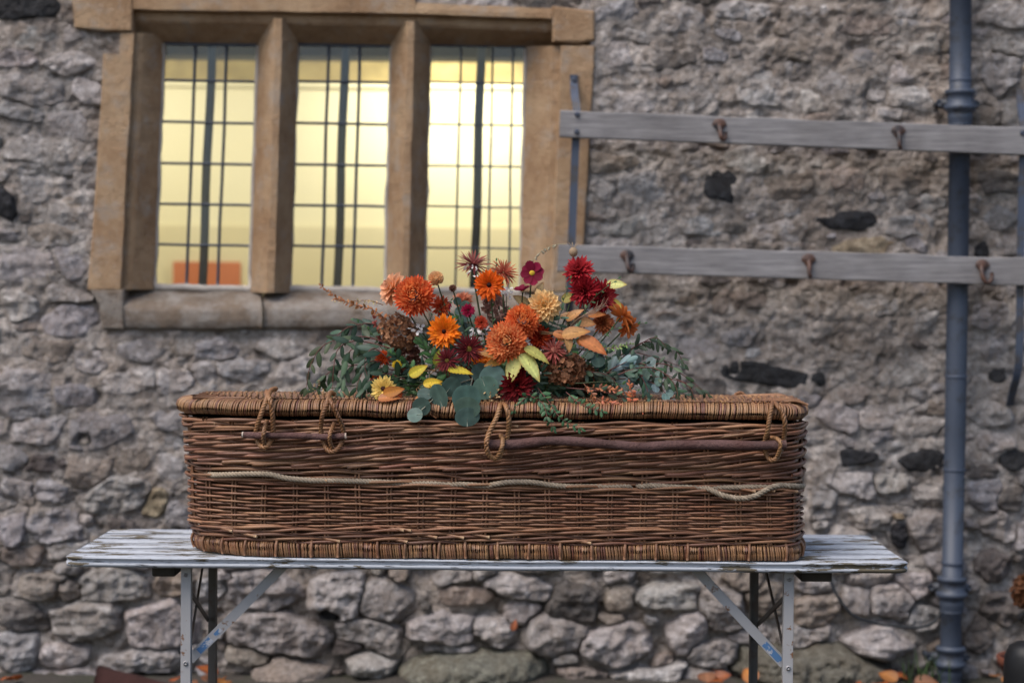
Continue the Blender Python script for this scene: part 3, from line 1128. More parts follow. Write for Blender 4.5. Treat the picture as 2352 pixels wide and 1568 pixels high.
for x0, x1, dy in ((284, 603, 0), (607, 985, -1), (988, 1250, 2)):
    mb = MB()
    px_loft(mb, [sill_sec(x0, dy), sill_sec(x1, dy)], nsub=30, amp=0.007)
    part('sill', mb, M['sill'], win)
for pts in (((206, 664.5), (284, 665), (286, 757), (236, 757), (228, 700)), ((1250, 672), (1336, 672), (1330, 757), (1250, 757))):
    mb = MB()
    prism(mb, [(P(x, y, YF).x, P(x, y, YF).z) for x, y in pts], YF - .004, YF + .2, bev=.008)
    part('sill_end', mb, M['sill'], win, smooth=False)

# leaded lights
LIGHTS = [((376, 101), (594, 105), (573, 661), (356, 656)), ((683, 103), (899, 107), (884, 664), (666, 660)), ((987, 105), (1207, 109), (1196, 668), (973, 664))]


def bil(qd, u, v):
    (ax, ay), (bx, by), (cx, cy), (dx, dy) = qd
    return lerp(lerp(ax, bx, u), lerp(dx, cx, u), v), lerp(lerp(ay, by, u), lerp(dy, cy, u), v)


US = [[0, .335, .665, 1], [0, .335, .665, 1], [0, .325, .66, .872, 1]]
ROWV = [0.0, .150, .322, .492, .660, .828, 1.0]
for li, qd in enumerate(LIGHTS):
    us = US[li]
    # lime putty round the opening
    mb = MB()
    for a, b in (((0, 0), (0, 1)), ((1, 0), (1, 1)), ((0, 1), (1, 1))):
        p0, p1 = bil(qd, *a), bil(qd, *b)
        horiz = a[1] == b[1]
        n = 16
        pts = np.array([tuple(P(lerp(p0[0], p1[0], t), lerp(p0[1], p1[1], t) + (3 if horiz else 0), YG - .006)) for t in np.linspace(0, 1, n)])
        pts = rough_up(pts, .006, 14)
        tube(mb, pts, (.016 if horiz else .0085), 6)
    part('putty', mb, M['putty'], win)
    for j in range(6):
        for i in range(len(us) - 1):
            c4 = [P(*bil(qd, u, v), YG) for u, v in ((us[i], ROWV[j]), (us[i + 1], ROWV[j]), (us[i + 1], ROWV[j + 1]), (us[i], ROWV[j + 1]))]
            cc = sum(c4, Vector()) / 4
            tx, tz = random.gauss(0, .012), random.gauss(0, .012)
            vs = []
            for p in c4:
                d = p - cc
                vs.append((d.x, d.x * tx + d.z * tz, d.z))
            v8 = np.array(vs + [(x, y + .003, z) for x, y, z in vs])
            q = [(0, 1, 2, 3), (7, 6, 5, 4), (0, 4, 5, 1), (1, 5, 6, 2), (2, 6, 7, 3), (3, 7, 4, 0)]
            link('pane', mesh('pane', v8, q, None, None, False), M['glass'], win, loc=cc)
    thin = 0.0042 if li == 2 else 0.0062
    for u in us:
        mb = MB()
        pts = np.array([tuple(P(*bil(qd, u, v), YG - .001)) for v in np.linspace(0, 1, 30)])
        pts[:, 0] += 0.0025 * vnoise(pts * 5 + u * 9 + li)
        tube(mb, pts, thin * (0.7 if u in (0, 1) else 1.05), 6)
        part('lead_strip', mb, M['lead'], win)
    for v in ROWV:
        mb = MB()
        pts = np.array([tuple(P(*bil(qd, u, v), YG - .002)) for u in np.linspace(0, 1, 16)])
        pts[:, 2] += 0.002 * vnoise(pts * 6 + v * 7 + li)
        tube(mb, pts, thin, 6)
        part('lead_strip', mb, M['lead'], win)
    # iron stanchion standing behind the glass
    u0 = (.505, .505, .53)[li]
    mb = MB()
    tilt = (-.012, -.008, -.02)[li]
    pts = np.array([tuple(P(*bil(qd, u0 + tilt * (v - .5) + .006 * math.sin(v * 9 + li), v), YG + .03)) for v in np.linspace(-.01, 1.01, 30)])
    tube(mb, pts, .018, 8)
    part('stanchion', mb, M['stanchion'], win)

# ------------------------------------------------------------------ rack of rails with hooks
YR = 7.24
rack = empty('hook_rack', P(1310, 700, YR))
tag(rack, 'two weathered grey wooden rails with rusty hooks on iron straps beside the window', 'rack')


def rail(pts, th):
    mb = MB()
    w = [P(x, y, YR) for x, y in pts]          # tl, tr, br, bl
    n = 60
    secs = []
    for i in range(n + 1):
        t = i / n
        top, bot = w[0].lerp(w[1], t), w[3].lerp(w[2], t)
        wv = 0.004 * float(vnoise(np.array([[t * 12, pts[0][1] * .1, 0]]))[0])
        top = top + Vector((0, 0, wv))
        b = 0.004
        secs.append([(top.x, YR + b, top.z), (top.x, YR + th, top.z), (bot.x, YR + th, bot.z), (bot.x, YR + b, bot.z), (bot.x, YR, bot.z + b), (top.x, YR, top.z - b)])
    loft(mb, secs)
    c = w[0].lerp(w[2], .5)
    return part('rail', mb, M['grey_wood'], rack, smooth=False, org=c)


rail([(1287, 254), (2480, 297), (2480, 361), (1285, 315)], .028)
rail([(1283, 560), (2480, 595), (2480, 660), (1280, 623)], .028)


def strap(pts, w=.03, th=.007):
    p = smooth_path([P(x, y, Y) for x, y, Y in pts], 40)
    t = np.gradient(p, axis=0)
    t /= np.linalg.norm(t, axis=1, keepdims=True)
    s = np.cross(t, np.array([0, 1.0, 0]) * 1.0 + 0 * t)
    s /= np.linalg.norm(s, axis=1, keepdims=True)
    u = np.cross(s, t)
    secs = [[tuple(p[i] + s[i] * (w / 2) * a + u[i] * (th / 2) * b) for a, b in ((-1, -1), (1, -1), (1, 1), (-1, 1))] for i in range(len(p))]
    mb = MB()
    loft(mb, secs)
    return part('strap', mb, M['iron'], rack, smooth=False)


strap([(1318, 172, YW - .035), (1318, 190, YW - .04), (1320, 220, YR + .10), (1325, 262, YR + .037), (1322, 330, YR + .034), (1318, 430, YR + .034), (1313, 560, YR + .034), (1310, 640, YR + .034), (1308, 690, YR + .05), (1306, 740, YW - .05)], .031)
strap([(2343, 205, YW - .035), (2343, 225, YW - .05), (2347, 260, YR + .1), (2352, 300, YR + .037), (2348, 420, YR + .034), (2344, 600, YR + .034), (2342, 780, YR + .034), (2338, 850, YR + .05), (2328, 890, YR + .1), (2319, 930, YW - .03)], .03)
for x, y, Y in ((1326, 263, YR - .002), (1325, 303, YR - .002), (1319, 183, YW - .045), (2349, 305, YR - .002)):
    mb = MB()
    p = P(x, y, Y)
    th = np.linspace(0, math.pi / 2, 4)
    secs = [[(p.x + .011 * math.cos(t) * math.cos(a), Y - .008 * math.sin(t), p.z + .011 * math.cos(t) * math.sin(a)) for a in np.linspace(0, 2 * math.pi, 10, endpoint=False)] for t in th[:-1]]
    loft(mb, secs)
    part('bolt', mb, M['iron'], rack, org=p)
# hooks: plate with a bent finger hanging from it
for k, (x, y, open_) in enumerate(((1652, 296, 0), (2063, 311, 1), (1440, 597, 0), (1857, 606, 1), (2256, 619, 2))):
    p = P(x, y, YR)
    mb = MB()
    n = 14
    ring = []
    for a in np.linspace(0, 2 * math.pi, n, endpoint=False):
        rx, rz = .028 * math.cos(a), .026 * math.sin(a) + .014
        if math.sin(a) < -.3:
            rx *= .65
        ring.append((p.x + rx, p.z + rz))
    prism(mb, ring, YR - .007, YR + .001, bev=.002)
    pts = [(0, -.004, .012), (0, -.016, .004), (.002, -.03, -.016), (.004, -.036, -.034), (.012, -.030, -.045), (.021, -.022, -.036), (.023, -.02, -.014)]
    if open_ == 1:
        pts = [(0, -.004, .012), (0, -.018, 0), (0, -.028, -.02), (0, -.03, -.042), (.006, -.024, -.052)]
    if open_ == 2:
        pts = [(-.004, -.004, .012), (-.006, -.018, -.002), (-.003, -.026, -.03), (.012, -.026, -.05), (.03, -.022, -.04), (.034, -.018, -.012)]
    path = smooth_path([(p.x + a, YR + b, p.z + c) for a, b, c in pts], 18)
    tube(mb, path, np.linspace(.0105, .0075, 18), 7)
    for dx in (-.012, .012):
        tube(mb, [(p.x + dx, YR - .006, p.z + .018), (p.x + dx, YR - .011, p.z + .018)], .004, 6)
    part('hook', mb, M['hook'], rack, org=p)

# ------------------------------------------------------------------ downpipe
pipe = empty('downpipe', (P(2183, 1568, 7.33).x, 7.33, 0.05))
tag(pipe, 'blue-grey painted cast iron rainwater downpipe with ringed joints on the wall', 'downpipe')
AX = [P(2207, -120, 7.33), P(2205, 300, 7.33), P(2198, 760, 7.33), P(2190, 1200, 7.33), P(2180, 1640, 7.33)]


def pipe_at(y):
    ys = (-120, 300, 760, 1200, 1640)
    i = max(k for k in range(5) if ys[k] <= y) if y > -120 else 0
    i = min(i, 3)
    t = (y - ys[i]) / (ys[i + 1] - ys[i])
    return AX[i].lerp(AX[i + 1], t)


def pipe_seg(name, prof, mat=None, sides=28):
    mb = MB()
    secs = []
    for y, r in prof:
        c = pipe_at(y)
        secs.append([(c.x + r * math.cos(a), c.y + r * math.sin(a), c.z) for a in np.linspace(0, 2 * math.pi, sides, endpoint=False)])
    loft(mb, secs[::-1])
    return part(name, mb, mat or M['pipe'], pipe, org=pipe_at(prof[0][0]))


PR = .0425
pipe_seg('pipe_length', [(-120, PR), (120, PR), (255, PR)])
pipe_seg('pipe_length', [(260, PR - .002), (700, PR - .001), (1000, PR - .001), (1345, PR - .002)])
pipe_seg('pipe_length', [(1340, PR - .001), (1500, PR - .001), (1640, PR)])
for y0 in (206, 1322, 1482):
    pipe_seg('socket', [(y0, PR + .001), (y0 + 1, .056), (y0 + 6, .060), (y0 + 11, .057), (y0 + 13, .052), (y0 + 34, .052), (y0 + 37, .062), (y0 + 46, .062), (y0 + 49, .052), (y0 + 58, .047), (y0 + 62, .050), (y0 + 66, .048), (y0 + 78, .046), (y0 + 82, PR + .001)])
    for sgn in (-1, 1):
        c = pipe_at(y0 + 30)
        mb = MB()
        tube(mb, [(c.x + sgn * .03, c.y + .045, c.z), (c.x + sgn * .06, c.y + .045, c.z), (c.x + sgn * .078, c.y + .05, c.z)], [.02, .02, .017], 10)
        tube(mb, [(c.x + sgn * .075, c.y + .03, c.z), (c.x + sgn * .075, YW + .02, c.z)], .011, 8)
        part('fixing_ear', mb, M['pipe'], pipe, org=c)
for y0 in (183, 862, 1076, 1290):
    pipe_seg('joint_ring', [(y0 - 1, PR), (y0, PR + .0025), (y0 + 4, PR + .0025), (y0 + 5, PR)], M['iron'])

# cable clipped along the wall foot
mb = MB()
tube(mb, smooth_path([P(x, y, YW - d - .045) for x, y, d in ((1905, 1325, .04), (1925, 1370, .06), (1960, 1412, .07), (2010, 1430, .06), (2060, 1437, .07), (2110, 1440, .08), (2145, 1428, .07), (2160, 1405, .05), (2172, 1380, .06))], 50), .0065, 7)
cb = part('cable', mb, M['cable'], None, org=P(2010, 1430, YW - .06))
tag(cb, 'black cable sagging across the wall foot beside the downpipe', 'cable')

# ================================================================== TABLE
ZT = 0.77
tab = empty('trestle_table', (-0.06, 5.68, 0.0))
tag(tab, 'long folding table with peeling white planks and white metal legs', 'table')
TX0, TX1, TY0, TY1 = -1.287, 1.152, 5.337, 6.015
NP = 6
pw = (TY1 - TY0 + .004) / NP
for k in range(NP):
    y0 = TY0 + k * pw
    y1 = y0 + pw - .005
    mb = MB()
    n = 60
    xs = np.concatenate([TX0 + np.array([0, .004, .012, .028, .05]), np.linspace(TX0 + .08, TX1 - .08, n), TX1 - np.array([.05, .028, .012, .004, 0])])
    secs = []
    th = .027
    for x in xs:
        cut0 = cut1 = 0.0
        e = min(x - TX0, TX1 - x)
        if k == 0 and e < .05:
            cut0 = .05 - math.sqrt(max(0, .05 ** 2 - (.05 - e) ** 2))
        if k == NP - 1 and e < .05:
            cut1 = .05 - math.sqrt(max(0, .05 ** 2 - (.05 - e) ** 2))
        a, b = y0 + cut0, y1 - cut1
        zt = ZT + .0012 * float(vnoise(np.array([[x * 4, k * 3.3, 0]]))[0])
        rb = .012 if k == 0 else .003
        rt = .003
        sec = []
        for an in np.linspace(math.pi / 2, 0, 5):            # front top round
            sec.append((x, a + rb - rb * math.cos(math.pi / 2 - an), zt - rb + rb * math.sin(an)))
        for an in np.linspace(0, -math.pi / 2, 4):
            sec.append((x, a + rb - rb * math.cos(an), zt - th + rb + rb * math.sin(an)))
        sec += [(x, b - rt, zt - th), (x, b, zt - th + rt), (x, b, zt - rt), (x, b - rt, zt)]
        secs.append(sec)
    loft(mb, secs)
    part('plank', mb, M['paint'], tab, org=Vector((-.06 + k * .7, (y0 + y1) / 2, ZT)))
# cleats under the planks
for x0, x1 in ((-1.052, -.982), (.852, .945)):
    mb = MB()
    x_in = x1 if x0 < 0 else x0
    box(mb, (x0, 5.45, ZT - .068), (x1, 5.93, ZT - .0275), bev=.005)
    part('cleat', mb, M['dark_wood'], tab, smooth=False)
# legs: steel angle, front pair and back pair
LEG = {'front': (5.405, ((-.944), (.812))), 'back': (5.90, ((-.944), (.775)))}


def angle_leg(x, y, inward, front, mat):
    mb = MB()
    w, t = .029, .0035
    z1 = ZT - .03
    sy = 1 if front else -1
    ya = y
    box(mb, (x - w / 2, min(ya, ya + t * sy), 0.0), (x + w / 2, max(ya, ya + t * sy), z1), bev=.001)
    xs = x + inward * w / 2
    box(mb, (min(xs, xs - inward * t), min(ya + t * sy, ya + w * sy), 0.0), (max(xs, xs - inward * t), max(ya + t * sy, ya + w * sy), z1), bev=.001)
    return part('leg', mb, mat, tab, smooth=False)


for i in (0, 1):
    inw = 1 if i == 0 else -1
    xf, xb = LEG['front'][1][i], LEG['back'][1][i]
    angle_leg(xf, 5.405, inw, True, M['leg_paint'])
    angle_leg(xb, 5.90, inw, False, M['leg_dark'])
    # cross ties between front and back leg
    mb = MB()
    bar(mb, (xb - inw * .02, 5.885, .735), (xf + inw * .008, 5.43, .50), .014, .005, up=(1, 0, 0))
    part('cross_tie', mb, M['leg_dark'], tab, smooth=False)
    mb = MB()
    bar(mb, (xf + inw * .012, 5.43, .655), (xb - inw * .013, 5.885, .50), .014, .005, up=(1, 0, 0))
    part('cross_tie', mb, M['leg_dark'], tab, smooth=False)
    # folding stay from low on the legs up to the middle of the top
    y0 = 5.45
    pa = Vector((xf + inw * .006, y0, .458))
    pb = P(655 if i == 0 else 1594, 1306, y0)
    pb.z = ZT - .03
    mb = MB()
    bar(mb, pa, pb, .026, .004)
    d = (pb - pa).normalized()
    nrm = Vector((d.z, 0, -d.x)) * (1 if i == 0 else -1)
    if nrm.z < 0:
        nrm = -nrm
    bar(mb, pa + nrm * .0135 + Vector((0, .011, 0)), pb + nrm * .0135 + Vector((0, .011, 0)), .003, .022)
    o = part('stay', mb, M['leg_paint'], tab, smooth=False)
    mb = MB()
    if i == 0:
        bar(mb, pa + d * .035 + Vector((0, -.0026, 0)), pa + d * .088 + Vector((0, -.0026, 0)), .019, .0012)
        bar(mb, pa + d * .103 + Vector((0, -.0026, 0)), pa + d * .128 + Vector((0, -.0026, 0)), .012, .0012)
    else:
        bar(mb, pa + d * .014 + Vector((0, -.0026, 0)), pa + d * .085 + Vector((0, -.0026, 0)), .019, .0012)
    part('paint_patch', mb, M['blue_chip'], o, smooth=False, label='patch of old blue paint showing through')
    for zz, rr_ in ((.457, .0075), (.715, .006)):
        mb = MB()
        tube(mb, [(xf, 5.4052, zz), (xf, 5.401, zz), (xf, 5.3995, zz)], [rr_, rr_, rr_ * .6], 8)
        part('bolt', mb, M['leg_paint'], tab, org=Vector((xf, 5.4, zz)))
    mb = MB()
    bar(mb, (xf, 5.47, .457), (xb, 5.89, .457), .018, .004, up=(1, 0, 0))
    part('leg_tie', mb, M['leg_dark'], tab, smooth=False)
for xs in ((-.944), (.79)):
    mb = MB()
    box(mb, (xs - .02, 5.41, ZT - .0345), (xs + .02, 5.9, ZT - .0275))
    part('hinge_plate', mb, M['leg_dark'], tab, smooth=False)

# ================================================================== WICKER COFFIN
cof = empty('wicker_coffin', (-0.05, 5.57, ZT))
tag(cof, 'woven willow coffin with rope band and stick handles on the white table', 'coffin')
CY0, CY1 = 5.378, 5.765         # stake line, front and back


def plan_outline():
    pts = []

    def arc(cx, cy, rx, ry, a0, a1, n):
        for a in np.linspace(R(a0), R(a1), n, endpoint=False):
            pts.append((cx + rx * math.cos(a), cy + ry * math.sin(a)))
    ym = (CY0 + CY1) / 2
    # start at the middle of the back, run to the left end, along the front to the right, and back
    pts.append((0.0, CY1))
    pts.append((-0.72, CY1))
    arc(-0.69, CY1 - .2, .277, .2, 90, 180, 12)
    arc(-0.69, CY0 + .2, .277, .2, 180, 270, 12)
    for x in np.linspace(-.69, .77, 30, endpoint=False):
        pts.append((x, CY0 - .004 * math.sin((x + .72) / 1.5 * math.pi)))
    arc(.775, CY0 + .06, .06, .06, 270, 350, 8)
    pts.append((.845, CY0 + .085))
    pts.append((.862, CY0 + .15))
    pts.append((.862, CY1 - .12))
    arc(.79, CY1 - .07, .07, .07, 0, 90, 8)
    pts.append((.75, CY1))
    p = np.array(pts + [pts[0]])
    s = np.concatenate([[0], np.cumsum(np.linalg.norm(np.diff(p, axis=0), axis=1))])
    return p, s


OUT_P, OUT_S = plan_outline()
PER = OUT_S[-1]
NST = 46
SP = PER / NST


def at_s(s, off, h):
    """Point at arc length s, pushed outwards by off, at height h above the table."""
    s = np.asarray(s, float) % PER
    h = np.broadcast_to(np.asarray(h, float), s.shape)
    x = np.interp(s, OUT_S, OUT_P[:, 0])
    y = np.interp(s, OUT_S, OUT_P[:, 1])
    d = .018
    x2, y2 = np.interp((s + d) % PER, OUT_S, OUT_P[:, 0]), np.interp((s + d) % PER, OUT_S, OUT_P[:, 1])
    x1, y1 = np.interp((s - d) % PER, OUT_S, OUT_P[:, 0]), np.interp((s - d) % PER, OUT_S, OUT_P[:, 1])
    tx, ty = x2 - x1, y2 - y1
    L = np.maximum(np.hypot(tx, ty), 1e-9)
    nx, ny = ty / L, -tx / L
    # the round end is drawn in at the foot and the lid oversails it
    lf = np.clip((-x - .58) / .36, 0, 1)
    off = off + lf * np.interp(h, (0, .045, .10, .39, .41, .47), (-.034, -.026, -.007, 0, .015, .015))
    # the weave climbs towards the round end
    h = h + np.interp(x, (-.9, -.5, 0, .8), (.018, .011, 0, -.007)) * np.interp(h, (.094, .2, .27, .376), (0, 1, 1, 0))
    return np.stack([x + nx * off, y + ny * off, np.full(s.shape, ZT) + h], -1)


W_TAN = np.array([.25, .127, .064])
W_RED = np.array([.185, .078, .048])
W_DRK = np.array([.105, .055, .034])
W_GOLD = np.array([.32, .182, .083])


def wcol(n, kind=0.5):
    base = W_TAN * (1 - kind) + W_RED * kind
    k = RNG.uniform(.72, 1.28)
    z = vnoise(np.stack([np.linspace(0, 9, n) + RNG.uniform(0, 99), np.zeros(n), np.zeros(n)], -1))[:, None]
    mixd = np.clip(.5 + z * .8, 0, 1) * .45
    return (base * (1 - mixd) + (W_GOLD * .9 if RNG.random() > .55 else W_DRK * 1.2) * mixd) * k


# body shell, coloured as the shade between the woven rods it carries
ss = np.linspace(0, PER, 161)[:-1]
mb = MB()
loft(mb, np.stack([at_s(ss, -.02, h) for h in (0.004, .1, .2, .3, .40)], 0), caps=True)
body = part('basket_body', mb, M['gap_shade'], cof)


def flare(h):
    return .006 * np.clip((h - .25) / .15, 0, 1) - .006 * np.clip((.09 - h) / .09, 0, 1)


def rod(name, s, off, h, r, kind, parent=body, sides=6, closed=False):
    n = len(s)
    p = at_s(s, off + flare(np.asarray(h)), h)
    if closed:
        p, r_ = p[:-1], (r[:-1] if np.ndim(r) else r)
        n -= 1
    else:
        r_ = r
    mb = MB()
    tube(mb, p, r_, sides, wcol(n, kind), closed=closed)
    return part(name, mb, M['willow'], parent)


def wob(s, amp, fr, seed):
    s = np.asarray(s, float)
    th = s / PER * 2 * math.pi
    q = np.stack([np.cos(th) * fr, np.sin(th) * fr, th * 0 + seed * 7.31], -1)
    return amp * vnoise(q, 17)


# uprights, in pairs
for k in range(NST):
    for d in (-.0058, .0058):
        mb = MB()
        hs = np.linspace(.03, .402, 8)
        s0 = k * SP + d + RNG.uniform(-.002, .002)
        tube(mb, at_s(np.full(8, s0) + .003 * np.sin(hs * 20 + k), flare(hs) - .001, hs), .0036, 5, W_TAN * RNG.uniform(.6, 1.0))
        part('upright', mb, M['willow'], body)

S_ALL = np.linspace(0, PER, NST * 9 + 1)
AMP = .0085
# plain weave, lower band
h = .094
j = 0
while h < .206:
    t = (h - .094) / .112
    o_ = AMP * np.cos(math.pi * S_ALL / SP + j * math.pi)
    hh = h + wob(S_ALL, .0022, 9, j) + .0012 * np.sin(math.pi * S_ALL / SP + j * math.pi + 1.2)
    rod('willow_rod', S_ALL, o_ * (1 + wob(S_ALL, .25, 14, j + 40)), hh, np.full(len(S_ALL), .0036) + wob(S_ALL, .0006, 6, j + 9), .25 + .5 * t + RNG.uniform(-.2, .2), closed=True)
    h += lerp(.0077, .0106, t)
    j += 1


def wale(h0, h1, rows, r, kind, seed, push=0.0):
    for k in range(rows):
        hc = lerp(h0, h1, (k + .5) / rows)
        ph = 2 * math.pi * (k % 3) / 3
        n = 3 * SP
        # lengths of rod that enter and leave the weave, each its own run round the basket
        o_ = .0035 + push + .0085 * np.cos(2 * math.pi * S_ALL / n + ph)
        hh = hc + .0035 * np.sin(2 * math.pi * S_ALL / n + ph + .9) + wob(S_ALL, .0022, 10, seed + k)
        # make the run close: N stakes is not a multiple of three, so blend at the back
        rod('willow_rod', S_ALL, o_, hh, np.full(len(S_ALL), r) + wob(S_ALL, r * .22, 8, seed + k + 60), kind + RNG.uniform(-.25, .25))


wale(.044, .093, 6, .0046, .55, 200)
wale(.2035, .2185, 2, .0046, .35, 220)
wale(.233, .263, 3, .0046, .35, 240)
wale(.217, .235, 2, .0046, .6, 250, -.008)
wale(.372, .401, 4, .0050, .35, 260)
# slewed band: rods climbing to the right, one started at every stake
SLOPE = .10
H0, H1 = .258, .376
for k in range(int(NST)):
    for rep in (0,):
        s0 = k * SP
        Ls = (H1 - H0) / SLOPE
        s = np.arange(s0 - .03, s0 + Ls + .03, SP / 9)
        hb = H0 + (s - s0) * SLOPE * (1 + .05 * math.sin(k))
        par = 2 * math.pi * (s / SP - k) / 3
        o_ = .003 + AMP * 1.05 * np.cos(par)
        hb = hb + .0028 * np.sin(par * .5 + k) + wob(s, .002, 12, k + 300)
        ok = (hb > H0 - .004) & (hb < H1 + .004)
        s, hb, o_ = s[ok], hb[ok], o_[ok]
        rod('willow_rod', s, o_, hb, np.linspace(.0058, .0045, len(s)) * RNG.uniform(.9, 1.15), .72 + RNG.uniform(-.4, .25))
# a few cut rod ends left proud of the weave
for k in range(16):
    s0 = PER * RNG.uniform(.3, .75)
    hh = random.choice((.06, .075, .088, .222, .39)) + RNG.uniform(-.006, .006)
    n = 5
    s = np.linspace(s0, s0 + .05, n)
    mb = MB()
    cc = np.tile(W_TAN * RNG.uniform(.7, 1.1), (n, 1))
    cc[-1] = (.5, .36, .22)
    tube(mb, at_s(s, np.linspace(.004, .016, n), np.linspace(hh, hh - .007, n)), .0044, 6, cc)
    part('rod_end', mb, M['willow'], body)


def wraps(path, pitch, r, base_k, lean=.003):
    """Bound border: short rods side by side, each following path [(off, h), ...]."""
    mb = MB()
    path = np.array(path)
    s = 0.0
    while s < PER:
        w = pitch * RNG.uniform(.8, 1.25)
        n = len(path)
        sv = s + np.linspace(0, lean, n) + RNG.uniform(-.002, .002) + .0012 * np.sin(np.linspace(0, 3, n) + s * 40)
        k = RNG.uniform(0, 1)
        c = (W_TAN * (1 - k) + W_GOLD * k) * RNG.uniform(.62, 1.15)
        if RNG.random() < .14:
            c = W_RED * RNG.uniform(.6, 1.0)
        dr = wob(np.array([s]), .003, 12, 800)[0]
        tube(mb, at_s(sv, path[:, 0] + RNG.uniform(-.0012, .0012), path[:, 1] + dr), w * .53, 6, c, cap=False)
        s += w
    return mb


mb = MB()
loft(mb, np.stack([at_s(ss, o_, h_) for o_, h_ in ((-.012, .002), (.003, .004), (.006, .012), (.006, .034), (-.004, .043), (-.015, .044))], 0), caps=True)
part('base_core', mb, M['gap_shade'], body)
part('base_rim', wraps([(-.008, .046), (.004, .042), (.0085, .034), (.009, .02), (.007, .008), (-.002, .0045)], .0066, .0035, 1), M['willow'], body, kind='stuff')
for k in range(NST):
    mb = MB()
    s0 = (k + .5) * SP + RNG.uniform(-.012, .012)
    hs = np.linspace(.052, .006, 6)
    tube(mb, at_s(np.full(6, s0) + np.linspace(0, RNG.uniform(-.004, .004), 6), np.array([.004, .012, .0165, .0165, .0155, .013]), hs), .0042, 6, W_TAN * RNG.uniform(.7, 1.0))
    part('stake_end', mb, M['willow'], body)

# ------------------------------------------------------------------ lid
LZ = .412
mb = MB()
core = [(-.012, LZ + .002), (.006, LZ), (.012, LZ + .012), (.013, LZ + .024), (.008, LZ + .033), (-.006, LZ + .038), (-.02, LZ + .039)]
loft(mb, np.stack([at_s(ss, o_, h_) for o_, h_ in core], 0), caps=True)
lid = part('lid', mb, M['gap_shade'], cof)
part('lid_rim', wraps([(-.006, LZ + .001), (.008, LZ + .003), (.0155, LZ + .010), (.0175, LZ + .020), (.0145, LZ + .031), (.006, LZ + .0385), (-.008, LZ + .042), (-.022, LZ + .044)], .0062, .0035, 1, .006), M['willow'], lid, kind='stuff')
# top: rods laid across, over and under long sticks
long_y = np.linspace(CY0 + .05, CY1 - .05, 6)


def y_span(x, off=-.012):
    m = []
    P2 = at_s(np.linspace(0, PER, 600), off, 0)
    xs, ys = P2[:, 0], P2[:, 1]
    for a in range(len(xs)):
        b = (a + 1) % len(xs)
        if (xs[a] - x) * (xs[b] - x) <= 0 and xs[a] != xs[b]:
            t = (x - xs[a]) / (xs[b] - xs[a])
            m.append(ys[a] + t * (ys[b] - ys[a]))
    return (min(m), max(m)) if len(m) >= 2 else None


mb = MB()
x = -.955
i = 0
while x < .85:
    sp_ = y_span(x)
    if sp_:
        yy = np.linspace(sp_[0], sp_[1], 22)
        ph = i % 2 * math.pi
        zz = ZT + LZ + .043 + .0045 * np.cos(yy / .066 * math.pi + ph) + .007 * np.sin((yy - CY0) / (CY1 - CY0) * math.pi)
        k = RNG.uniform(0, 1)
        c = (W_TAN * (1 - k) + W_GOLD * k) * RNG.uniform(.65, 1.2)
        if RNG.random() < .12:
            c = W_DRK * 1.3
        tube(mb, np.stack([x + .003 * np.sin(yy * 30 + i), yy, zz], 1), .0042 * RNG.uniform(.85, 1.15), 5, c)
    x += .0082 * RNG.uniform(.85, 1.15)
    i += 1
part('lid_weave', mb, M['willow'], lid, kind='stuff')
for yy in long_y:
    mb = MB()
    xs = np.linspace(-.93, .85, 20)
    tube(mb, np.stack([xs, np.full(20, yy), np.full(20, ZT + LZ + .045) + .006 * math.sin((yy - CY0) / (CY1 - CY0) * math.pi)], 1), .005, 6, W_TAN * .8)
    part('lid_stick', mb, M['willow'], lid)
# plaited corner at the square end, front and back
for (cx, cy, sg) in ((.80, CY0 + .035, 1), (.80, CY1 - .035, -1)):
    for k in range(11):
        t = k / 10
        a = Vector((cx - .10 + .09 * t, cy - sg * .012 + sg * .012 * t, ZT + LZ + .049))
        b = Vector((cx + .062, cy + sg * (.0 + .15 * (1 - t)), ZT + LZ + .041))
        m_ = a.lerp(b, .5) + Vector((0, 0, .007 + .003 * (k % 2)))
        mb = MB()
        tube(mb, smooth_path([a, m_, b], 10), .0045, 6, (W_TAN * (1 - t * .4) + W_GOLD * .3) * RNG.uniform(.75, 1.1))
        part('corner_rod', mb, M['willow'], lid)

# ------------------------------------------------------------------ rope band
RC = np.array([.33, .265, .195])


def rope(pts, r=.0075):
    p = smooth_path([P(x_, y_, Y_) for x_, y_, Y_ in pts], 90)
    p = resample(p, .004)
    mb = MB()
    r = r * 1.1
    twisted(mb, p, r * .5, r * .54, .034, 3, 6, RC)
    return part('rope', mb, M['rope'], cof)


yo = 5.370
rope([(462, 1086, 5.52), (490, 1090, 5.42), (540, 1089, 5.376), (580, 1088, yo), (620, 1089, yo - .008), (660, 1098, yo - .012), (720, 1103, yo - .008), (790, 1104, yo), (860, 1106, yo + .004), (930, 1109, yo + .004), (990, 1110, yo), (1030, 1113, yo + .012)], .0078)
rope([(1015, 1113, yo + .012), (1060, 1112, yo + .002), (1115, 1115, yo), (1135, 1112, yo - .008), (1170, 1107, yo - .014), (1220, 1107, yo - .012), (1262, 1113, yo - .004), (1310, 1117, yo), (1370, 1117, yo + .002), (1432, 1116, yo + .004), (1450, 1117, yo + .012)], .0078)
rope([(1462, 1117, yo + .01), (1500, 1115, yo + .002), (1560, 1118, yo + .004), (1612, 1120, yo + .004), (1632, 1124, yo - .012), (1660, 1137, yo - .022), (1700, 1144, yo - .024), (1735, 1138, yo - .022), (1768, 1120, yo - .012), (1795, 1114, yo), (1828, 1116, 5.385), (1845, 1116, 5.46)], .0078)
rope([(1612, 1120, yo + .008), (1680, 1119, yo + .003), (1720, 1118, yo + .003), (1770, 1116, yo + .006)], .0072)

# ------------------------------------------------------------------ stick handles and plaited loops
YS = 5.322


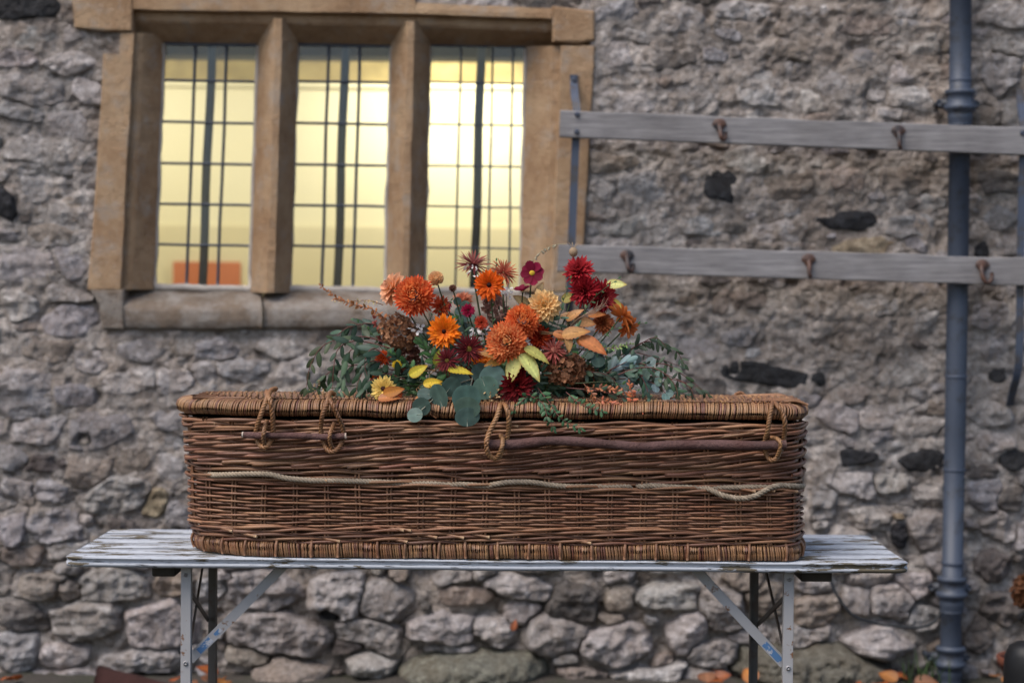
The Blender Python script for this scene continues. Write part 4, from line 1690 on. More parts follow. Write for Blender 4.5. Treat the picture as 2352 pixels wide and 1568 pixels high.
def stick(pts, r, c, cut, name='handle'):
    p = smooth_path([P(x_, y_, YS) for x_, y_ in pts], 40)
    n = len(p)
    z = vnoise(np.stack([np.arange(n) * .6, np.full(n, r * 999), np.zeros(n)], -1))
    rad = r * (1 + .10 * z)
    cc = np.array(c) * (1 + .3 * z)[:, None]
    mb = MB()
    tube(mb, p, rad, 10, cc, cap=False)
    o = part(name, mb, M['bark'], cof)
    for k, e in ((0, p[0] - p[1]), (-1, p[-1] - p[-2])):
        d = e / np.linalg.norm(e)
        mb = MB()
        tube(mb, np.array([p[k] - d * .002, p[k] + d * .0045]), rad[k] * .97, 10, cut)
        part('cut_end', mb, M['bark'], o, label='pale sawn end of the stick' if cut[0] > .3 else None)
    return o


stick([(559, 998), (600, 1000), (680, 1000), (740, 1003), (792, 1001)], .0092, (.115, .062, .055), (.62, .55, .46))
stick([(1121, 1021), (1180, 1020), (1260, 1012), (1330, 1014), (1410, 1021), (1480, 1026), (1540, 1022), (1640, 1021), (1720, 1023), (1802, 1021)], .0138, (.098, .052, .046), (.12, .07, .06))

BR = np.array([.27, .14, .06])
YL = 5.305


def loop(pts, r=.0048, name='loop'):
    r *= 1.18
    p = resample(smooth_path([P(*q) for q in pts], 80), .003)
    mb = MB()
    twisted(mb, p, r * .55, r * .62, .03, 3, 5, BR * RNG.uniform(.85, 1.1))
    return part(name, mb, M['willow'], cof)


LT = 5.40
loop([(634, 893, LT + .03), (622, 897, LT - .02), (612, 918, YL + .012), (600, 950, YL), (589, 985, YL + .02), (590, 1008, YL + .04), (600, 1024, YL + .02), (614, 1024, YL + .008), (624, 1008, YL + .035), (627, 985, YL + .025), (625, 945, YL + .005), (619, 915, YL + .01), (612, 899, LT - .01)], .0058)
loop([(613, 966, YL + .045), (609, 980, YL + .012), (605, 998, YL - .006), (606, 1014, YL + .004), (611, 1026, YL + .012)], .0052, 'lashing')
loop([(768, 905, LT + .02), (758, 903, LT - .02), (752, 925, YL + .012), (741, 952, YL + .004), (737, 985, YL + .03), (743, 1014, YL + .035), (755, 1035, YL + .015), (773, 1033, YL + .01), (787, 1010, YL + .03), (788, 985, YL + .02), (776, 955, YL + .004), (762, 925, YL + .008), (752, 908, LT - .01)], .0056)
loop([(768, 972, YL + .045), (762, 985, YL + .012), (757, 1000, YL - .006), (758, 1015, YL + .004), (764, 1032, YL + .014)], .005, 'lashing')
loop([(1150, 928, LT + .0), (1148, 935, YL + .02), (1140, 960, YL + .004), (1124, 992, YL + .002), (1117, 1020, YL - .012), (1122, 1042, YL - .004), (1136, 1053, YL + .008), (1150, 1045, YL + .01), (1160, 1020, YL + .036), (1167, 995, YL + .03), (1169, 965, YL + .006), (1164, 938, YL + .008), (1158, 928, LT - .01)], .0058)
loop([(1150, 1000, YL + .05), (1155, 1008, YL + .01), (1154, 1022, YL - .014), (1148, 1040, YL - .006), (1140, 1052, YL + .008)], .0054, 'lashing')
loop([(1776, 924, LT + .0), (1773, 932, YL + .016), (1768, 955, YL + .002), (1763, 990, YL + .008), (1757, 1012, YL + .034), (1760, 1042, YL + .04), (1772, 1056, YL + .02), (1785, 1050, YL + .02), (1797, 1025, YL + .04), (1801, 1000, YL + .03), (1803, 975, YL + .006), (1798, 950, YL + .004), (1786, 932, YL + .014), (1778, 924, LT - .01)], .0056)
loop([(1772, 1004, YL + .05), (1783, 1006, YL + .02), (1792, 1014, YL - .014), (1792, 1030, YL - .012), (1786, 1046, YL + .012)], .005, 'lashing')
# knot standing up at the back of the lid
mb = MB()
twisted(mb, resample(smooth_path([P(1688, 918, 5.72), P(1690, 906, 5.74), P(1700, 902, 5.74), P(1710, 908, 5.74), P(1712, 918, 5.72)], 40), .003), .003, .0035, .03, 3, 5, BR)
part('loop', mb, M['willow'], cof)

# ================================================================== FLOWERS
GRP = 'flowers and foliage of the coffin spray'
ZL = ZT + LZ + .05                       # top of the lid
SPRAY = Vector((0.0, 5.57, ZL))


def basis(center, normal, spin=0.0):
    n = Vector(normal).normalized()
    up = Vector((0, 0, 1)) if abs(n.z) < .95 else Vector((0, 1, 0))
    x = up.cross(n).normalized()
    y = n.cross(x)
    m = Matrix((x, y, n)).transposed()
    return Matrix.Translation(center) @ (m @ Matrix.Rotation(spin, 3, 'Z')).to_4x4()


def petal(L, W, curl=0.0, cup=0.2, tip=0.5, nl=5, nw=3, base_w=.35, notch=0.0):
    """Petal along +x, width y, face +z. curl bends the tip up (towards +z)."""
    u = np.linspace(0, 1, nl)
    vv = np.linspace(-1, 1, nw)
    prof = base_w + (1 - base_w) * np.sin(np.clip(u / tip, 0, 1) * math.pi / 2)
    prof = np.where(u > tip, np.sqrt(np.clip(1 - ((u - tip) / (1.0001 - tip)) ** 2, 0, 1)) * .95 + .05, prof)
    ang = curl * u
    seg = np.gradient(u) * L
    x = np.concatenate([[0], np.cumsum(np.cos(ang[:-1]) * np.diff(u) * L)])
    z = np.concatenate([[0], np.cumsum(np.sin(ang[:-1]) * np.diff(u) * L)])
    X = np.repeat(x[:, None], nw, 1)
    Yy = prof[:, None] * vv[None] * W / 2
    Z = z[:, None] + cup * W * .5 * (vv[None] ** 2) * prof[:, None]
    if notch:
        X[-1] += np.where(np.abs(vv) > .5, 0, -notch * L)
    return np.stack([X, Yy, Z], -1).reshape(-1, 3), grid_quads(nl, nw)


def place(v, az, el, rb, zb=0.0, twist=0.0):
    c, s = math.cos(twist), math.sin(twist)
    v = np.stack([v[:, 0], v[:, 1] * c - v[:, 2] * s, v[:, 1] * s + v[:, 2] * c], 1)
    c, s = math.cos(el), math.sin(el)
    v = np.stack([v[:, 0] * c - v[:, 2] * s, v[:, 1], v[:, 0] * s + v[:, 2] * c], 1)
    v = v + np.array([rb, 0, zb])
    c, s = math.cos(az), math.sin(az)
    return np.stack([v[:, 0] * c - v[:, 1] * s, v[:, 0] * s + v[:, 1] * c, v[:, 2]], 1)


def grad(nl, nw, c0, c1, p=1.0):
    t = np.linspace(0, 1, nl)[:, None] ** p
    return np.repeat(np.array(c0) * (1 - t) + np.array(c1) * t, nw, axis=0)


def xf(m, v):
    a = np.array(m)
    return np.asarray(v) @ a[:3, :3].T + a[:3, 3]


def dome(mb, r, h, c, n=10, lumps=0, m=None):
    rings = []
    for t in np.linspace(0, 1, 6):
        a = t * math.pi / 2
        rings.append([(r * math.cos(a) * math.cos(p) * (1 if t < 1 else .01), r * math.cos(a) * math.sin(p), h * math.sin(a)) for p in np.linspace(0, 2 * math.pi, n, endpoint=False)])
    v = np.array(rings)
    if lumps:
        v = v * (1 + lumps * RNG.uniform(-1, 1, v.shape[:2])[..., None])
    mb.add(xf(m, v.reshape(-1, 3)) if m is not None else v.reshape(-1, 3), grid_quads(6, n, False, True), None, c)


def stem_to(thing, top, col=(.05, .075, .03), r=.0022, root=None):
    root = root or Vector((lerp(top.x, SPRAY.x, .75), lerp(top.y, 5.58, .7), ZL + .012))
    mid = top.lerp(root, .5) + Vector(((top.x - SPRAY.x) * .12, .01, .015))
    mb = MB()
    tube(mb, smooth_path([top, mid, root], 14), np.linspace(r, r * 1.4, 14), 5, np.array(col))
    part('stem', mb, M['stem'], thing)


HEADS = []


def flower(name, label, cat, x, y, Y, normal):
    c = P(x, y, Y)
    t = empty(name, c)
    tag(t, label, cat, GRP)
    HEADS.append((x, y, label))
    return t, c, basis(c, normal, RNG.uniform(0, 6))


CAMD = Vector((0, -1, 0))


def mum(label, x, y, Y, d, normal, cols, layers, stem=True, centre=None, spread=0.0, name='chrysanthemum'):
    """Many-petalled head. cols: (base, tip outer, tip inner); layers: (n, length, width, elev, curl, zb)."""
    t, c, m = flower(name, label, 'flower', x, y, Y, normal)
    R0 = d * 1.1 / 2 / (FPX / Y)
    mb = MB()
    nl_ = len(layers)
    if layers is BALL:
        layers = []
        ga = math.pi * (3 - math.sqrt(5))
        n = 230
        for i in range(n):
            u = (i + .5) / n
            zc = 1 - 1.32 * u
            el = math.asin(zc)
            Lr = R0 * (.50 + .16 * u) * RNG.uniform(.85, 1.12)
            v, q = petal(Lr, .135 * R0 * RNG.uniform(.85, 1.2), RNG.uniform(.5, 1.2) if u < .8 else RNG.uniform(-.2, .5), .7, .62, 5, 3, .5)
            v = place(v, i * ga, el + RNG.uniform(-.1, .1), R0 * .40 * math.cos(el), R0 * (.05 + .36 * zc), RNG.uniform(-.3, .3))
            k = min(1, max(0, 1.15 - 1.3 * u))
            tip = np.array(cols[1]) * (1 - k) + np.array(cols[2]) * k
            kk = RNG.uniform(.9, 1.25)
            mb.add(xf(m, v), q, None, np.clip(grad(5, 3, np.array(cols[0]) * kk, tip * kk, .8), 0, .95))
    for li, (n, L, W, el, curl, zb) in enumerate(layers):
        k = li / max(1, nl_ - 1)
        for i in range(n):
            a = 2 * math.pi * (i + .5 * (li % 2)) / n + RNG.uniform(-.12, .12)
            Lr = L * R0 * RNG.uniform(.85, 1.1)
            v, q = petal(Lr, W * R0 * RNG.uniform(.8, 1.15), curl + RNG.uniform(-.25, .25), .5, .6)
            v = place(v, a, el + RNG.uniform(-.14, .14) * (1 + spread), R0 * .06, zb * R0, RNG.uniform(-.25, .25))
            tip = np.array(cols[1]) * (1 - k) + np.array(cols[2]) * k
            kk = RNG.uniform(.8, 1.2)
            mb.add(xf(m, v), q, None, grad(5, 3, np.array(cols[0]) * kk, tip * kk, 1.2))
    o = part('petals', mb, M['petal'], t, kind='stuff')
    if centre is not None:
        mb = MB()
        dome(mb, centre[0] * R0, centre[1] * R0, centre[2], 12, .12, m @ Matrix.Translation((0, 0, centre[3] * R0)))
        part('flower_centre', mb, M['petal'], t)
    if stem:
        stem_to(t, c + (m.to_3x3() @ Vector((0, 0, -1))) * R0 * .15)
    return t


BALL = [(26, .95, .17, -.5, .6, .0), (30, .98, .16, -.2, .9, .04), (30, .97, .15, .08, 1.1, .06), (30, .93, .15, .3, 1.3, .08), (28, .88, .14, .5, 1.4, .1), (26, .8, .14, .7, 1.5, .12), (24, .74, .13, .9, 1.5, .14), (20, .68, .12, 1.08, 1.4, .16), (15, .62, .12, 1.25, 1.2, .17), (9, .56, .11, 1.42, .8, .18)]
OPEN = [(20, 1.0, .2, -.3, .2, .0), (22, 1.0, .2, -.02, .25, .03), (22, .92, .19, .25, .3, .06), (18, .78, .18, .5, .4, .08), (14, .6, .16, .8, .5, .1), (9, .42, .14, 1.15, .4, .12)]
SPIDER = [(24, 1.0, .10, -.25, -.2, 0), (22, 1.0, .10, .1, .0, .02), (18, .92, .10, .42, .1, .04), (12, .7, .09, .8, .2, .06)]
CAL = [(22, 1.0, .26, -.12, .15, 0), (24, .98, .25, .04, .1, .03), (22, .86, .23, .2, .1, .06), (16, .62, .2, .4, .2, .08)]

OR_D, OR_L, OR_G = (.60, .075, .018), (.72, .115, .035), (.82, .30, .095)
mum('large orange-red ball chrysanthemum beside the peach dahlia', 952, 680, 5.46, 88, (-.12, -1, .25), (OR_D, (.78, .10, .035), (.88, .36, .12)), BALL)
mum('half-hidden orange chrysanthemum tucked behind the large orange-red ball', 1012, 702, 5.52, 46, (.6, -1, .2), (OR_D, (.55, .07, .03), (.7, .16, .06)), OPEN)
mum('orange chrysanthemum below the yellow dahlia, upper of two', 1200, 738, 5.44, 76, (.1, -1, .5), (OR_D, (.85, .17, .05), (.9, .38, .12)), BALL)
mum('golden orange chrysanthemum above the pale yellow leaves', 1164, 786, 5.41, 92, (-.15, -1, .25), (OR_D, (.82, .18, .05), (.92, .52, .22)), BALL)
mum('small deep red-orange chrysanthemum beside the orange pair', 1240, 774, 5.46, 54, (.5, -1, .15), ((.3, .01, .008), (.5, .03, .01), (.62, .1, .02)), OPEN)
mum('crimson chrysanthemum topmost of three, under the dry seed pod', 1329, 622, 5.55, 66, (-.2, -.8, .55), ((.22, .004, .008), (.42, .010, .018), (.55, .05, .06)), OPEN)
mum('crimson chrysanthemum lowest of three, facing left', 1344, 668, 5.53, 72, (-.55, -1, -.1), ((.16, .003, .008), (.33, .006, .014), (.45, .03, .04)), OPEN)
mum('crimson chrysanthemum of three, turned towards the rails', 1381, 680, 5.55, 76, (.75, -1, .05), ((.17, .003, .008), (.34, .007, .016), (.5, .06, .06)), OPEN)
mum('dark maroon chrysanthemum low beside the plaited loop', 1187, 886, 5.40, 78, (.05, -1, .15), ((.05, .002, .003), (.15, .004, .008), (.2, .008, .01)), OPEN)
mum('second dark red chrysanthemum deep among the leaves below the maroon spiders', 1062, 872, 5.50, 60, (-.1, -1, .3), ((.05, .002, .004), (.14, .004, .01), (.17, .006, .01)), OPEN)
mum('orange calendula with dark eye standing highest', 1124, 655, 5.47, 64, (-.1, -1, .12), ((.55, .06, .004), (.80, .13, .006), (.82, .16, .008)), CAL, centre=(.17, .12, (.03, .006, .004), .12), name='calendula')
mum('orange calendula with dark eye above the maroon spider blooms', 1021, 762, 5.42, 72, (-.25, -1, .2), ((.6, .09, .004), (.88, .22, .006), (.88, .25, .008)), CAL, centre=(.13, .12, (.03, .006, .004), .12), name='calendula')
mum('half-hidden orange calendula behind the maroon spider blooms', 1106, 822, 5.47, 44, (.2, -1, .4), ((.6, .09, .004), (.85, .22, .01), (.85, .26, .01)), CAL, name='calendula')
mum('dusky pink spider chrysanthemum seen from behind, with white bead sprig', 1086, 608, 5.53, 78, (.1, -.35, .9), ((.14, .02, .02), (.30, .07, .07), (.38, .14, .11)), SPIDER)
mum('salmon spider chrysanthemum behind the high calendula', 1156, 626, 5.56, 66, (.35, -.6, .75), ((.34, .05, .03), (.55, .13, .07), (.6, .2, .1)), SPIDER)
mum('maroon spider chrysanthemum, smaller of two', 1028, 828, 5.40, 58, (-.3, -1, .1), ((.06, .004, .008), (.20, .018, .03), (.22, .03, .03)), SPIDER, centre=(.2, .15, (.2, .14, .03), .05))
mum('maroon spider chrysanthemum with yellow eye, larger of two', 1077, 802, 5.41, 66, (.2, -1, .1), ((.06, .004, .008), (.2, .016, .025), (.24, .03, .03)), SPIDER, centre=(.2, .15, (.3, .22, .04), .05))
mum('yellow calendula with dark eye resting on the lid edge', 881, 893, 5.41, 54, (-.15, -1, .1), ((.7, .45, .07), (.85, .66, .22), (.85, .64, .2)), CAL, centre=(.24, .12, (.05, .012, .006), .1), name='calendula')
mum('small red-brown calendula beside the yellow one', 909, 905, 5.44, 30, (.3, -1, .1), ((.2, .02, .008), (.4, .05, .012), (.4, .09, .015)), CAL, name='calendula')
mum('small yellow bud flower with dark eye above the yellow calendula', 912, 838, 5.44, 22, (-.3, -1, -.1), ((.6, .4, .02), (.75, .55, .04), (.7, .5, .04)), CAL, centre=(.4, .2, (.1, .05, .01), .1), name='calendula')
mum('small red wallflower among the willow leaves', 879, 822, 5.47, 34, (-.2, -1, .4), ((.3, .02, .004), (.5, .05, .01), (.6, .12, .02)), OPEN, name='wallflower')
mum('small orange flower below the red wallflower', 862, 873, 5.46, 26, (-.2, -1, .3), ((.4, .04, .004), (.6, .1, .01), (.7, .18, .02)), OPEN, name='wallflower')
mum('small red flower under the two calendulas, beside white blossom', 1105, 741, 5.45, 30, (.1, -1, .1), ((.4, .03, .01), (.6, .07, .03), (.65, .14, .07)), OPEN, name='wallflower')
mum('small magenta flower between the two calendulas', 1075, 713, 5.50, 30, (.2, -1, .2), ((.25, .004, .03), (.45, .012, .07), (.5, .03, .1)), OPEN, name='wallflower')
mum('small magenta flower beside the large orange-red ball', 1026, 702, 5.53, 22, (-.2, -1, .2), ((.25, .004, .03), (.4, .012, .06), (.5, .03, .1)), OPEN, name='wallflower')
mum('dark pink scabious head beside the brown hydrangea', 1271, 806, 5.45, 62, (.05, -.8, .6), ((.3, .05, .04), (.5, .12, .10), (.55, .2, .16)), SPIDER, centre=(.3, .3, (.4, .14, .1), .0), name='scabious')
mum('blurred peach flower between the pompon and the high calendula', 1063, 690, 5.60, 44, (-.1, -.7, .8), ((.5, .15, .07), (.65, .24, .13), (.7, .32, .2)), OPEN, name='chrysanthemum')
mum('brown-orange flower behind the bronze leaves', 1385, 742, 5.56, 50, (.3, -1, .4), ((.3, .06, .02), (.5, .14, .05), (.6, .22, .08)), OPEN, name='chrysanthemum')


def big_petals(name, label, x, y, Y, d, normal, n, L, W, els, c0, c1, centre=None, curl=.2, cup=.3, notch=0.0, tip=.65, stem=True, layers=1, sphere=False, cat='flower'):
    """Head whose petals can be told apart: each petal is a part."""
    t, c, m = flower(name, label, cat, x, y, Y, normal)
    R0 = d / 2 / (FPX / Y)
    v, q = petal(L * R0, W * R0, curl, cup, tip, 6, 5, notch=notch)
    mes = [mesh('petal', v, q, None, grad(6, 5, np.array(c0) * k, np.array(c1) * k, 1.3)) for k in (.85, 1.0, 1.14)]
    for me in mes:
        me.materials.append(M['petal'])
    idx = 0
    if sphere:
        ga = math.pi * (3 - math.sqrt(5))
        for i in range(n):
            zc = 1 - (i + .5) / n * sphere
            el = math.asin(max(-1, min(1, zc)))
            a = i * ga
            sc_ = .45 + .55 * min(1, (i + 4) / (n * .6))
            rad = R0 * .5
            pm = Matrix.Rotation(a, 4, 'Z') @ Matrix.Rotation(-el * .93, 4, 'Y') @ Matrix.Translation((rad * .25, 0, 0)) @ Matrix.Rotation(RNG.uniform(-.2, .2), 4, 'X') @ Matrix.Scale(sc_, 4)
            link('petal', mes[i % 3], None, t, mtx=m @ pm)
    else:
        for li, el in enumerate(els):
            k = n if isinstance(n, int) else n[li]
            for i in range(k):
                a = 2 * math.pi * (i + .5 * (li % 2)) / k + RNG.uniform(-.07, .07)
                sc_ = (1 - .16 * li) * RNG.uniform(.92, 1.06)
                pm = Matrix.Rotation(a, 4, 'Z') @ Matrix.Rotation(-(el + RNG.uniform(-.12, .12)), 4, 'Y') @ Matrix.Translation((R0 * .08, 0, R0 * .04 * li)) @ Matrix.Rotation(RNG.uniform(-.15, .15), 4, 'X') @ Matrix.Scale(sc_, 4)
                link('petal', mes[(i + li) % 3], None, t, mtx=m @ pm)
    if centre:
        mb = MB()
        dome(mb, centre[0] * R0, centre[1] * R0, centre[2], 12, .12, m @ Matrix.Translation((0, 0, centre[3] * R0)))
        part('flower_centre', mb, M['petal'], t)
    if stem:
        stem_to(t, c + (m.to_3x3() @ Vector((0, 0, -1))) * R0 * .15)
    return t


big_petals('cosmos', 'burgundy cosmos facing out with yellow eye, above the yellow dahlia', 1222, 627, 5.50, 54, (-.05, -1, .1), 8, 1.0, .72, (0.02,), (.17, .003, .02), (.25, .008, .045), (.24, .14, (.75, .5, .05), .0), curl=.1, cup=.12, notch=.12, tip=.7)
big_petals('cosmos', 'burgundy cosmos seen side on below the open one', 1200, 668, 5.52, 44, (-.2, -.25, 1), 8, 1.0, .7, (.35,), (.15, .003, .02), (.22, .006, .04), (.2, .14, (.5, .3, .05), .0), curl=.1, cup=.15, notch=.1, tip=.7)
big_petals('dahlia', 'pale yellow and peach dahlia with greenish eye', 1249, 702, 5.45, 76, (.05, -1, .15), (15, 15, 13, 11, 9), 1.02, .40, (-.15, .1, .38, .68, 1.0), (.85, .47, .13), (.87, .62, .30), (.2, .18, (.62, .56, .12), .14), curl=.35, cup=.7)
big_petals('dahlia', 'peach pink dahlia seen side on beside the large orange-red ball', 903, 664, 5.52, 80, (-.75, -.55, .3), (12, 12, 10, 8), 1.0, .45, (-.2, .15, .5, .9), (.75, .36, .14), (.82, .45, .28), None, curl=.4, cup=.6)
big_petals('dahlia', 'peach pompon dahlia on a dark stem', 1001, 639, 5.49, 52, (-.05, -.8, .6), 85, .62, .34, (0,), (.78, .42, .18), (.88, .62, .34), None, curl=.9, cup=1.0, sphere=1.75)
big_petals('dahlia', 'orange dahlia turned away on the right edge of the flowers', 1429, 728, 5.52, 74, (.75, .25, .45), (10, 10, 8), 1.05, .42, (-.1, .25, .6), (.5, .12, .02), (.72, .24, .07), None, curl=-.2, cup=.4)
big_petals('dahlia', 'small ragged orange dahlia under the turned-away one', 1442, 752, 5.54, 52, (.4, -.6, -.3), (8, 8), 1.05, .4, (0, .4), (.48, .1, .02), (.68, .2, .06), None, curl=.3, cup=.4)
# dry heads
big_petals('dried_bud', 'small brown dried bud beside the peach pompon', 1040, 662, 5.53, 24, (.1, -.7, .7), 40, .7, .4, (0,), (.14, .06, .04), (.32, .16, .11), None, curl=.9, cup=1, sphere=1.8)
t, c, m = flower('seed_pod', 'pale dry seed pod above the crimson chrysanthemums', 'seed pod', 1317, 578, 5.56, (0, 0, 1))
mb = MB()
rad = .0125
for a0 in (0,):
    rings = [[(r_ * rad * math.cos(a), r_ * rad * math.sin(a), z_ * rad) for a in np.linspace(0, 2 * math.pi, 12, endpoint=False)] for r_, z_ in ((.2, -1.3), (.75, -.95), (1.05, -.3), (1.0, .35), (.6, .9), (.25, 1.1))]
    v = np.array(rings)
    v[:, ::2] *= np.array([1.07, 1.07, 1])
    loft(mb, xf(m, v.reshape(-1, 3)).reshape(6, 12, 3), (.42, .3, .19))
part('pod', mb, M['petal'], t)
for k in range(7):
    a = k * .9
    mb = MB()
    tube(mb, smooth_path([c + Vector((.003 * math.cos(a), .003 * math.sin(a), .011)), c + Vector((.012 * math.cos(a), .012 * math.sin(a), .022)), c + Vector((.016 * math.cos(a), .016 * math.sin(a), .028))], 6), .0009, 4, (.4, .3, .2))
    part('pod_bract', mb, M['stem'], t)
stem_to(t, c - Vector((0, 0, .012)), (.12, .09, .05), .0014, P(1330, 800, 5.57))


def hydrangea(label, x, y, Y, wpx, hpx, n, c0, c1):
    t, c, m = flower('dried_hydrangea', label, 'flower', x, y, Y, (0, -1, .3))
    k = 1 / (FPX / Y)
    mb = MB()
    ga = math.pi * (3 - math.sqrt(5))
    v0, q0 = petal(.0105, .0105, .2, .15, .6, 4, 3, .3)
    for i in range(n):
        zc = 1 - 1.7 * (i + .5) / n
        rr_ = math.sqrt(max(0, 1 - zc * zc))
        d = Vector((rr_ * math.cos(i * ga), rr_ * math.sin(i * ga), zc))
        pos = Vector((d.x * wpx / 2 * k, d.y * hpx / 2 * k, d.z * min(wpx, hpx) / 2 * k * .8)) * RNG.uniform(.7, 1.14)
        fm = m @ basis(pos, d + Vector(RNG.uniform(-1.3, 1.3, 3)), RNG.uniform(0, 6))
        cc = np.array(c0) + (np.array(c1) - np.array(c0)) * RNG.random()
        for j in range(4):
            mb.add(xf(fm, place(v0 * RNG.uniform(.7, 1.15), j * math.pi / 2, RNG.uniform(-.2, .7), .001)), q0, None, cc * RNG.uniform(.8, 1.2))
    part('florets', mb, M['petal'], t, kind='stuff')
    stem_to(t, c + Vector((0, .01, -.01)), (.12, .06, .03))


hydrangea('brown dried hydrangea head under the dark pink scabious', 1296, 848, 5.46, 92, 66, 170, (.13, .05, .024), (.46, .22, .115))
hydrangea('brown dried hydrangea head behind the left calendula', 915, 764, 5.53, 84, 72, 170, (.13, .05, .025), (.46, .24, .125))
hydrangea('dusty pink dried hydrangea head behind the white blossom', 1138, 708, 5.60, 84, 46, 120, (.2, .1, .075), (.36, .2, .16))
hydrangea('lower part-hidden brown hydrangea head behind the pink bud', 930, 815, 5.55, 76, 60, 120, (.09, .03, .02), (.2, .08, .05))
hydrangea('russet hydrangea head nestled behind the trailing greenery', 1345, 870, 5.52, 66, 56, 110, (.09, .035, .015), (.24, .1, .045))


def blossom(label, x, y, Y, wpx, hpx, n, c=(.8, .78, .74), size=.012):
    t, c_, m = flower('white_blossom', label, 'flower', x, y, Y, (0, -1, .3))
    k = 1 / (FPX / Y)
    v0, q0 = petal(size, size * .75, .6, .5, .6, 4, 3, .4)
    me = mesh('petal', v0, q0, None, np.array(c))
    me.materials.append(M['petal'])
    for i in range(n):
        pos = Vector((RNG.uniform(-.5, .5) * wpx * k, RNG.uniform(-.5, .5) * hpx * k, RNG.uniform(-.01, .01)))
        link('petal', me, None, t, mtx=m @ basis(pos, Vector((RNG.uniform(-1, 1), RNG.uniform(-1, 1), .6)), RNG.uniform(0, 6)))
    stem_to(t, c_ + Vector((0, .01, -.006)), (.06, .08, .03), .0012)


blossom('white waxy blossom beside the golden orange chrysanthemum', 1098, 768, 5.44, 34, 46, 26)
blossom('white blossom beside the high calendula', 1163, 668, 5.49, 26, 24, 16)
blossom('white bead sprig before the dusky pink spider chrysanthemum', 1085, 622, 5.49, 30, 40, 12, size=.010)
blossom('white everlasting bloom left of the middle calendula', 958, 756, 5.46, 22, 26, 14)
blossom('creamy dry sprig standing on the lid edge above the plaited loop', 1132, 905, 5.39, 44, 44, 26, (.62, .42, .22), .009)
blossom('pale cream dry sprig at the far edge of the willow leaves', 733, 890, 5.50, 36, 44, 24, (.6, .42, .24), .008)
blossom('pale buds on thin stems right of the yellow dahlia', 1368, 655, 5.56, 40, 10, 8, (.55, .48, .36), .007)


# ------------------------------------------------------------------ foliage
def leaf_mesh(kind):
    if kind == 'willow':           # narrow, slightly folded and curved
        v, q = petal(1.0, .26, -.45, -.35, .42, 8, 3, .12)
    elif kind == 'oval':
        v, q = petal(1.0, .48, -.35, -.25, .45, 8, 5, .2)
    elif kind == 'round':
        nl, nw = 10, 7
        u = np.linspace(0.0, 1, nl)
        th = u * math.pi
        x = (1 - np.cos(th)) / 2
        wdt = np.sin(th) * .5 + .012
        vv = np.linspace(-1, 1, nw)
        X = np.repeat(x[:, None], nw, 1)
        Yv = wdt[:, None] * vv[None]
        Z = .07 * (Yv ** 2) * 4 * .3 + .05 * (X - .5) ** 2 + .01 * np.sin(X * 9 + Yv * 7)
        v, q = np.stack([X, Yv, Z], -1).reshape(-1, 3), grid_quads(nl, nw)
    elif kind == 'beech':          # pleated with a toothed edge
        nl, nw = 17, 7
        u = np.linspace(0, 1, nl)
        prof = np.sin(np.clip(u, 0, 1) ** .8 * math.pi) ** .75 * .5
        prof[0] = prof[-1] = .01
        tooth = 1 + .07 * (np.arange(nl) % 2)
        vv = np.linspace(-1, 1, nw)
        X = np.repeat(u[:, None], nw, 1) - .16 * np.abs(vv[None]) * prof[:, None]
        Yv = prof[:, None] * vv[None] * np.where(np.abs(vv) > .9, tooth[:, None], 1) * .56
        Z = .018 * np.cos(np.arange(nl) * math.pi)[:, None] * np.abs(vv[None]) * np.sin(u * math.pi)[:, None] + .14 * np.abs(Yv) - .22 * (X - .3) ** 2
        v, q = np.stack([X, Yv, Z], -1).reshape(-1, 3), grid_quads(nl, nw)
    nw_ = {'willow': 3, 'oval': 5, 'round': 7, 'beech': 7}[kind]
    n_ = len(v) // nw_
    cl = np.ones((n_, nw_, 3))
    cl[:, nw_ // 2] *= 1.35
    if kind == 'beech':
        cl *= (1 + .05 * np.cos(np.arange(n_) * math.pi))[:, None, None]
        cl[:, 0] *= np.array([.72, .55, .5])
        cl[:, -1] *= np.array([.72, .55, .5])
        cl[-3:] *= np.array([.85, .7, .6])
    elif kind == 'round':
        cl *= (1 + .08 * np.sin(np.arange(n_) * 1.9))[:, None, None]
        cl[:, 0] *= 1.25
        cl[:, -1] *= 1.25
    else:
        cl[:, 0] *= .9
        cl[:, -1] *= 1.08
    return mesh('leaf', v, q, None, cl.reshape(-1, 3))


LEAF = {k: leaf_mesh(k) for k in ('willow', 'oval', 'round', 'beech')}
for me in LEAF.values():
    me.materials.append(M['leaf'])
G_EUC = (.062, .112, .066)
G_DRK = (.022, .055, .030)
G_SIL = (.15, .215, .20)
G_MID = (.05, .12, .035)
G_RND = (.062, .108, .086)


def put_leaf(t, pos, direction, normal, size, kind, col, wscale=1.0):
    d = Vector(direction).normalized()
    n = Vector(normal)
    n = (n - d * n.dot(d))
    if n.length < 1e-4:
        n = d.orthogonal()
    n.normalize()
    y = n.cross(d)
    m = Matrix((d, y, n)).transposed().to_4x4() @ Matrix.Diagonal((size, size * wscale, size, 1))
    k = RNG.uniform(.75, 1.25)
    cc = np.array(col) * k * (1 + RNG.uniform(-.08, .08, 3))
    return link('leaf', LEAF[kind], None, t, mtx=Matrix.Translation(pos) @ m, color=cc)


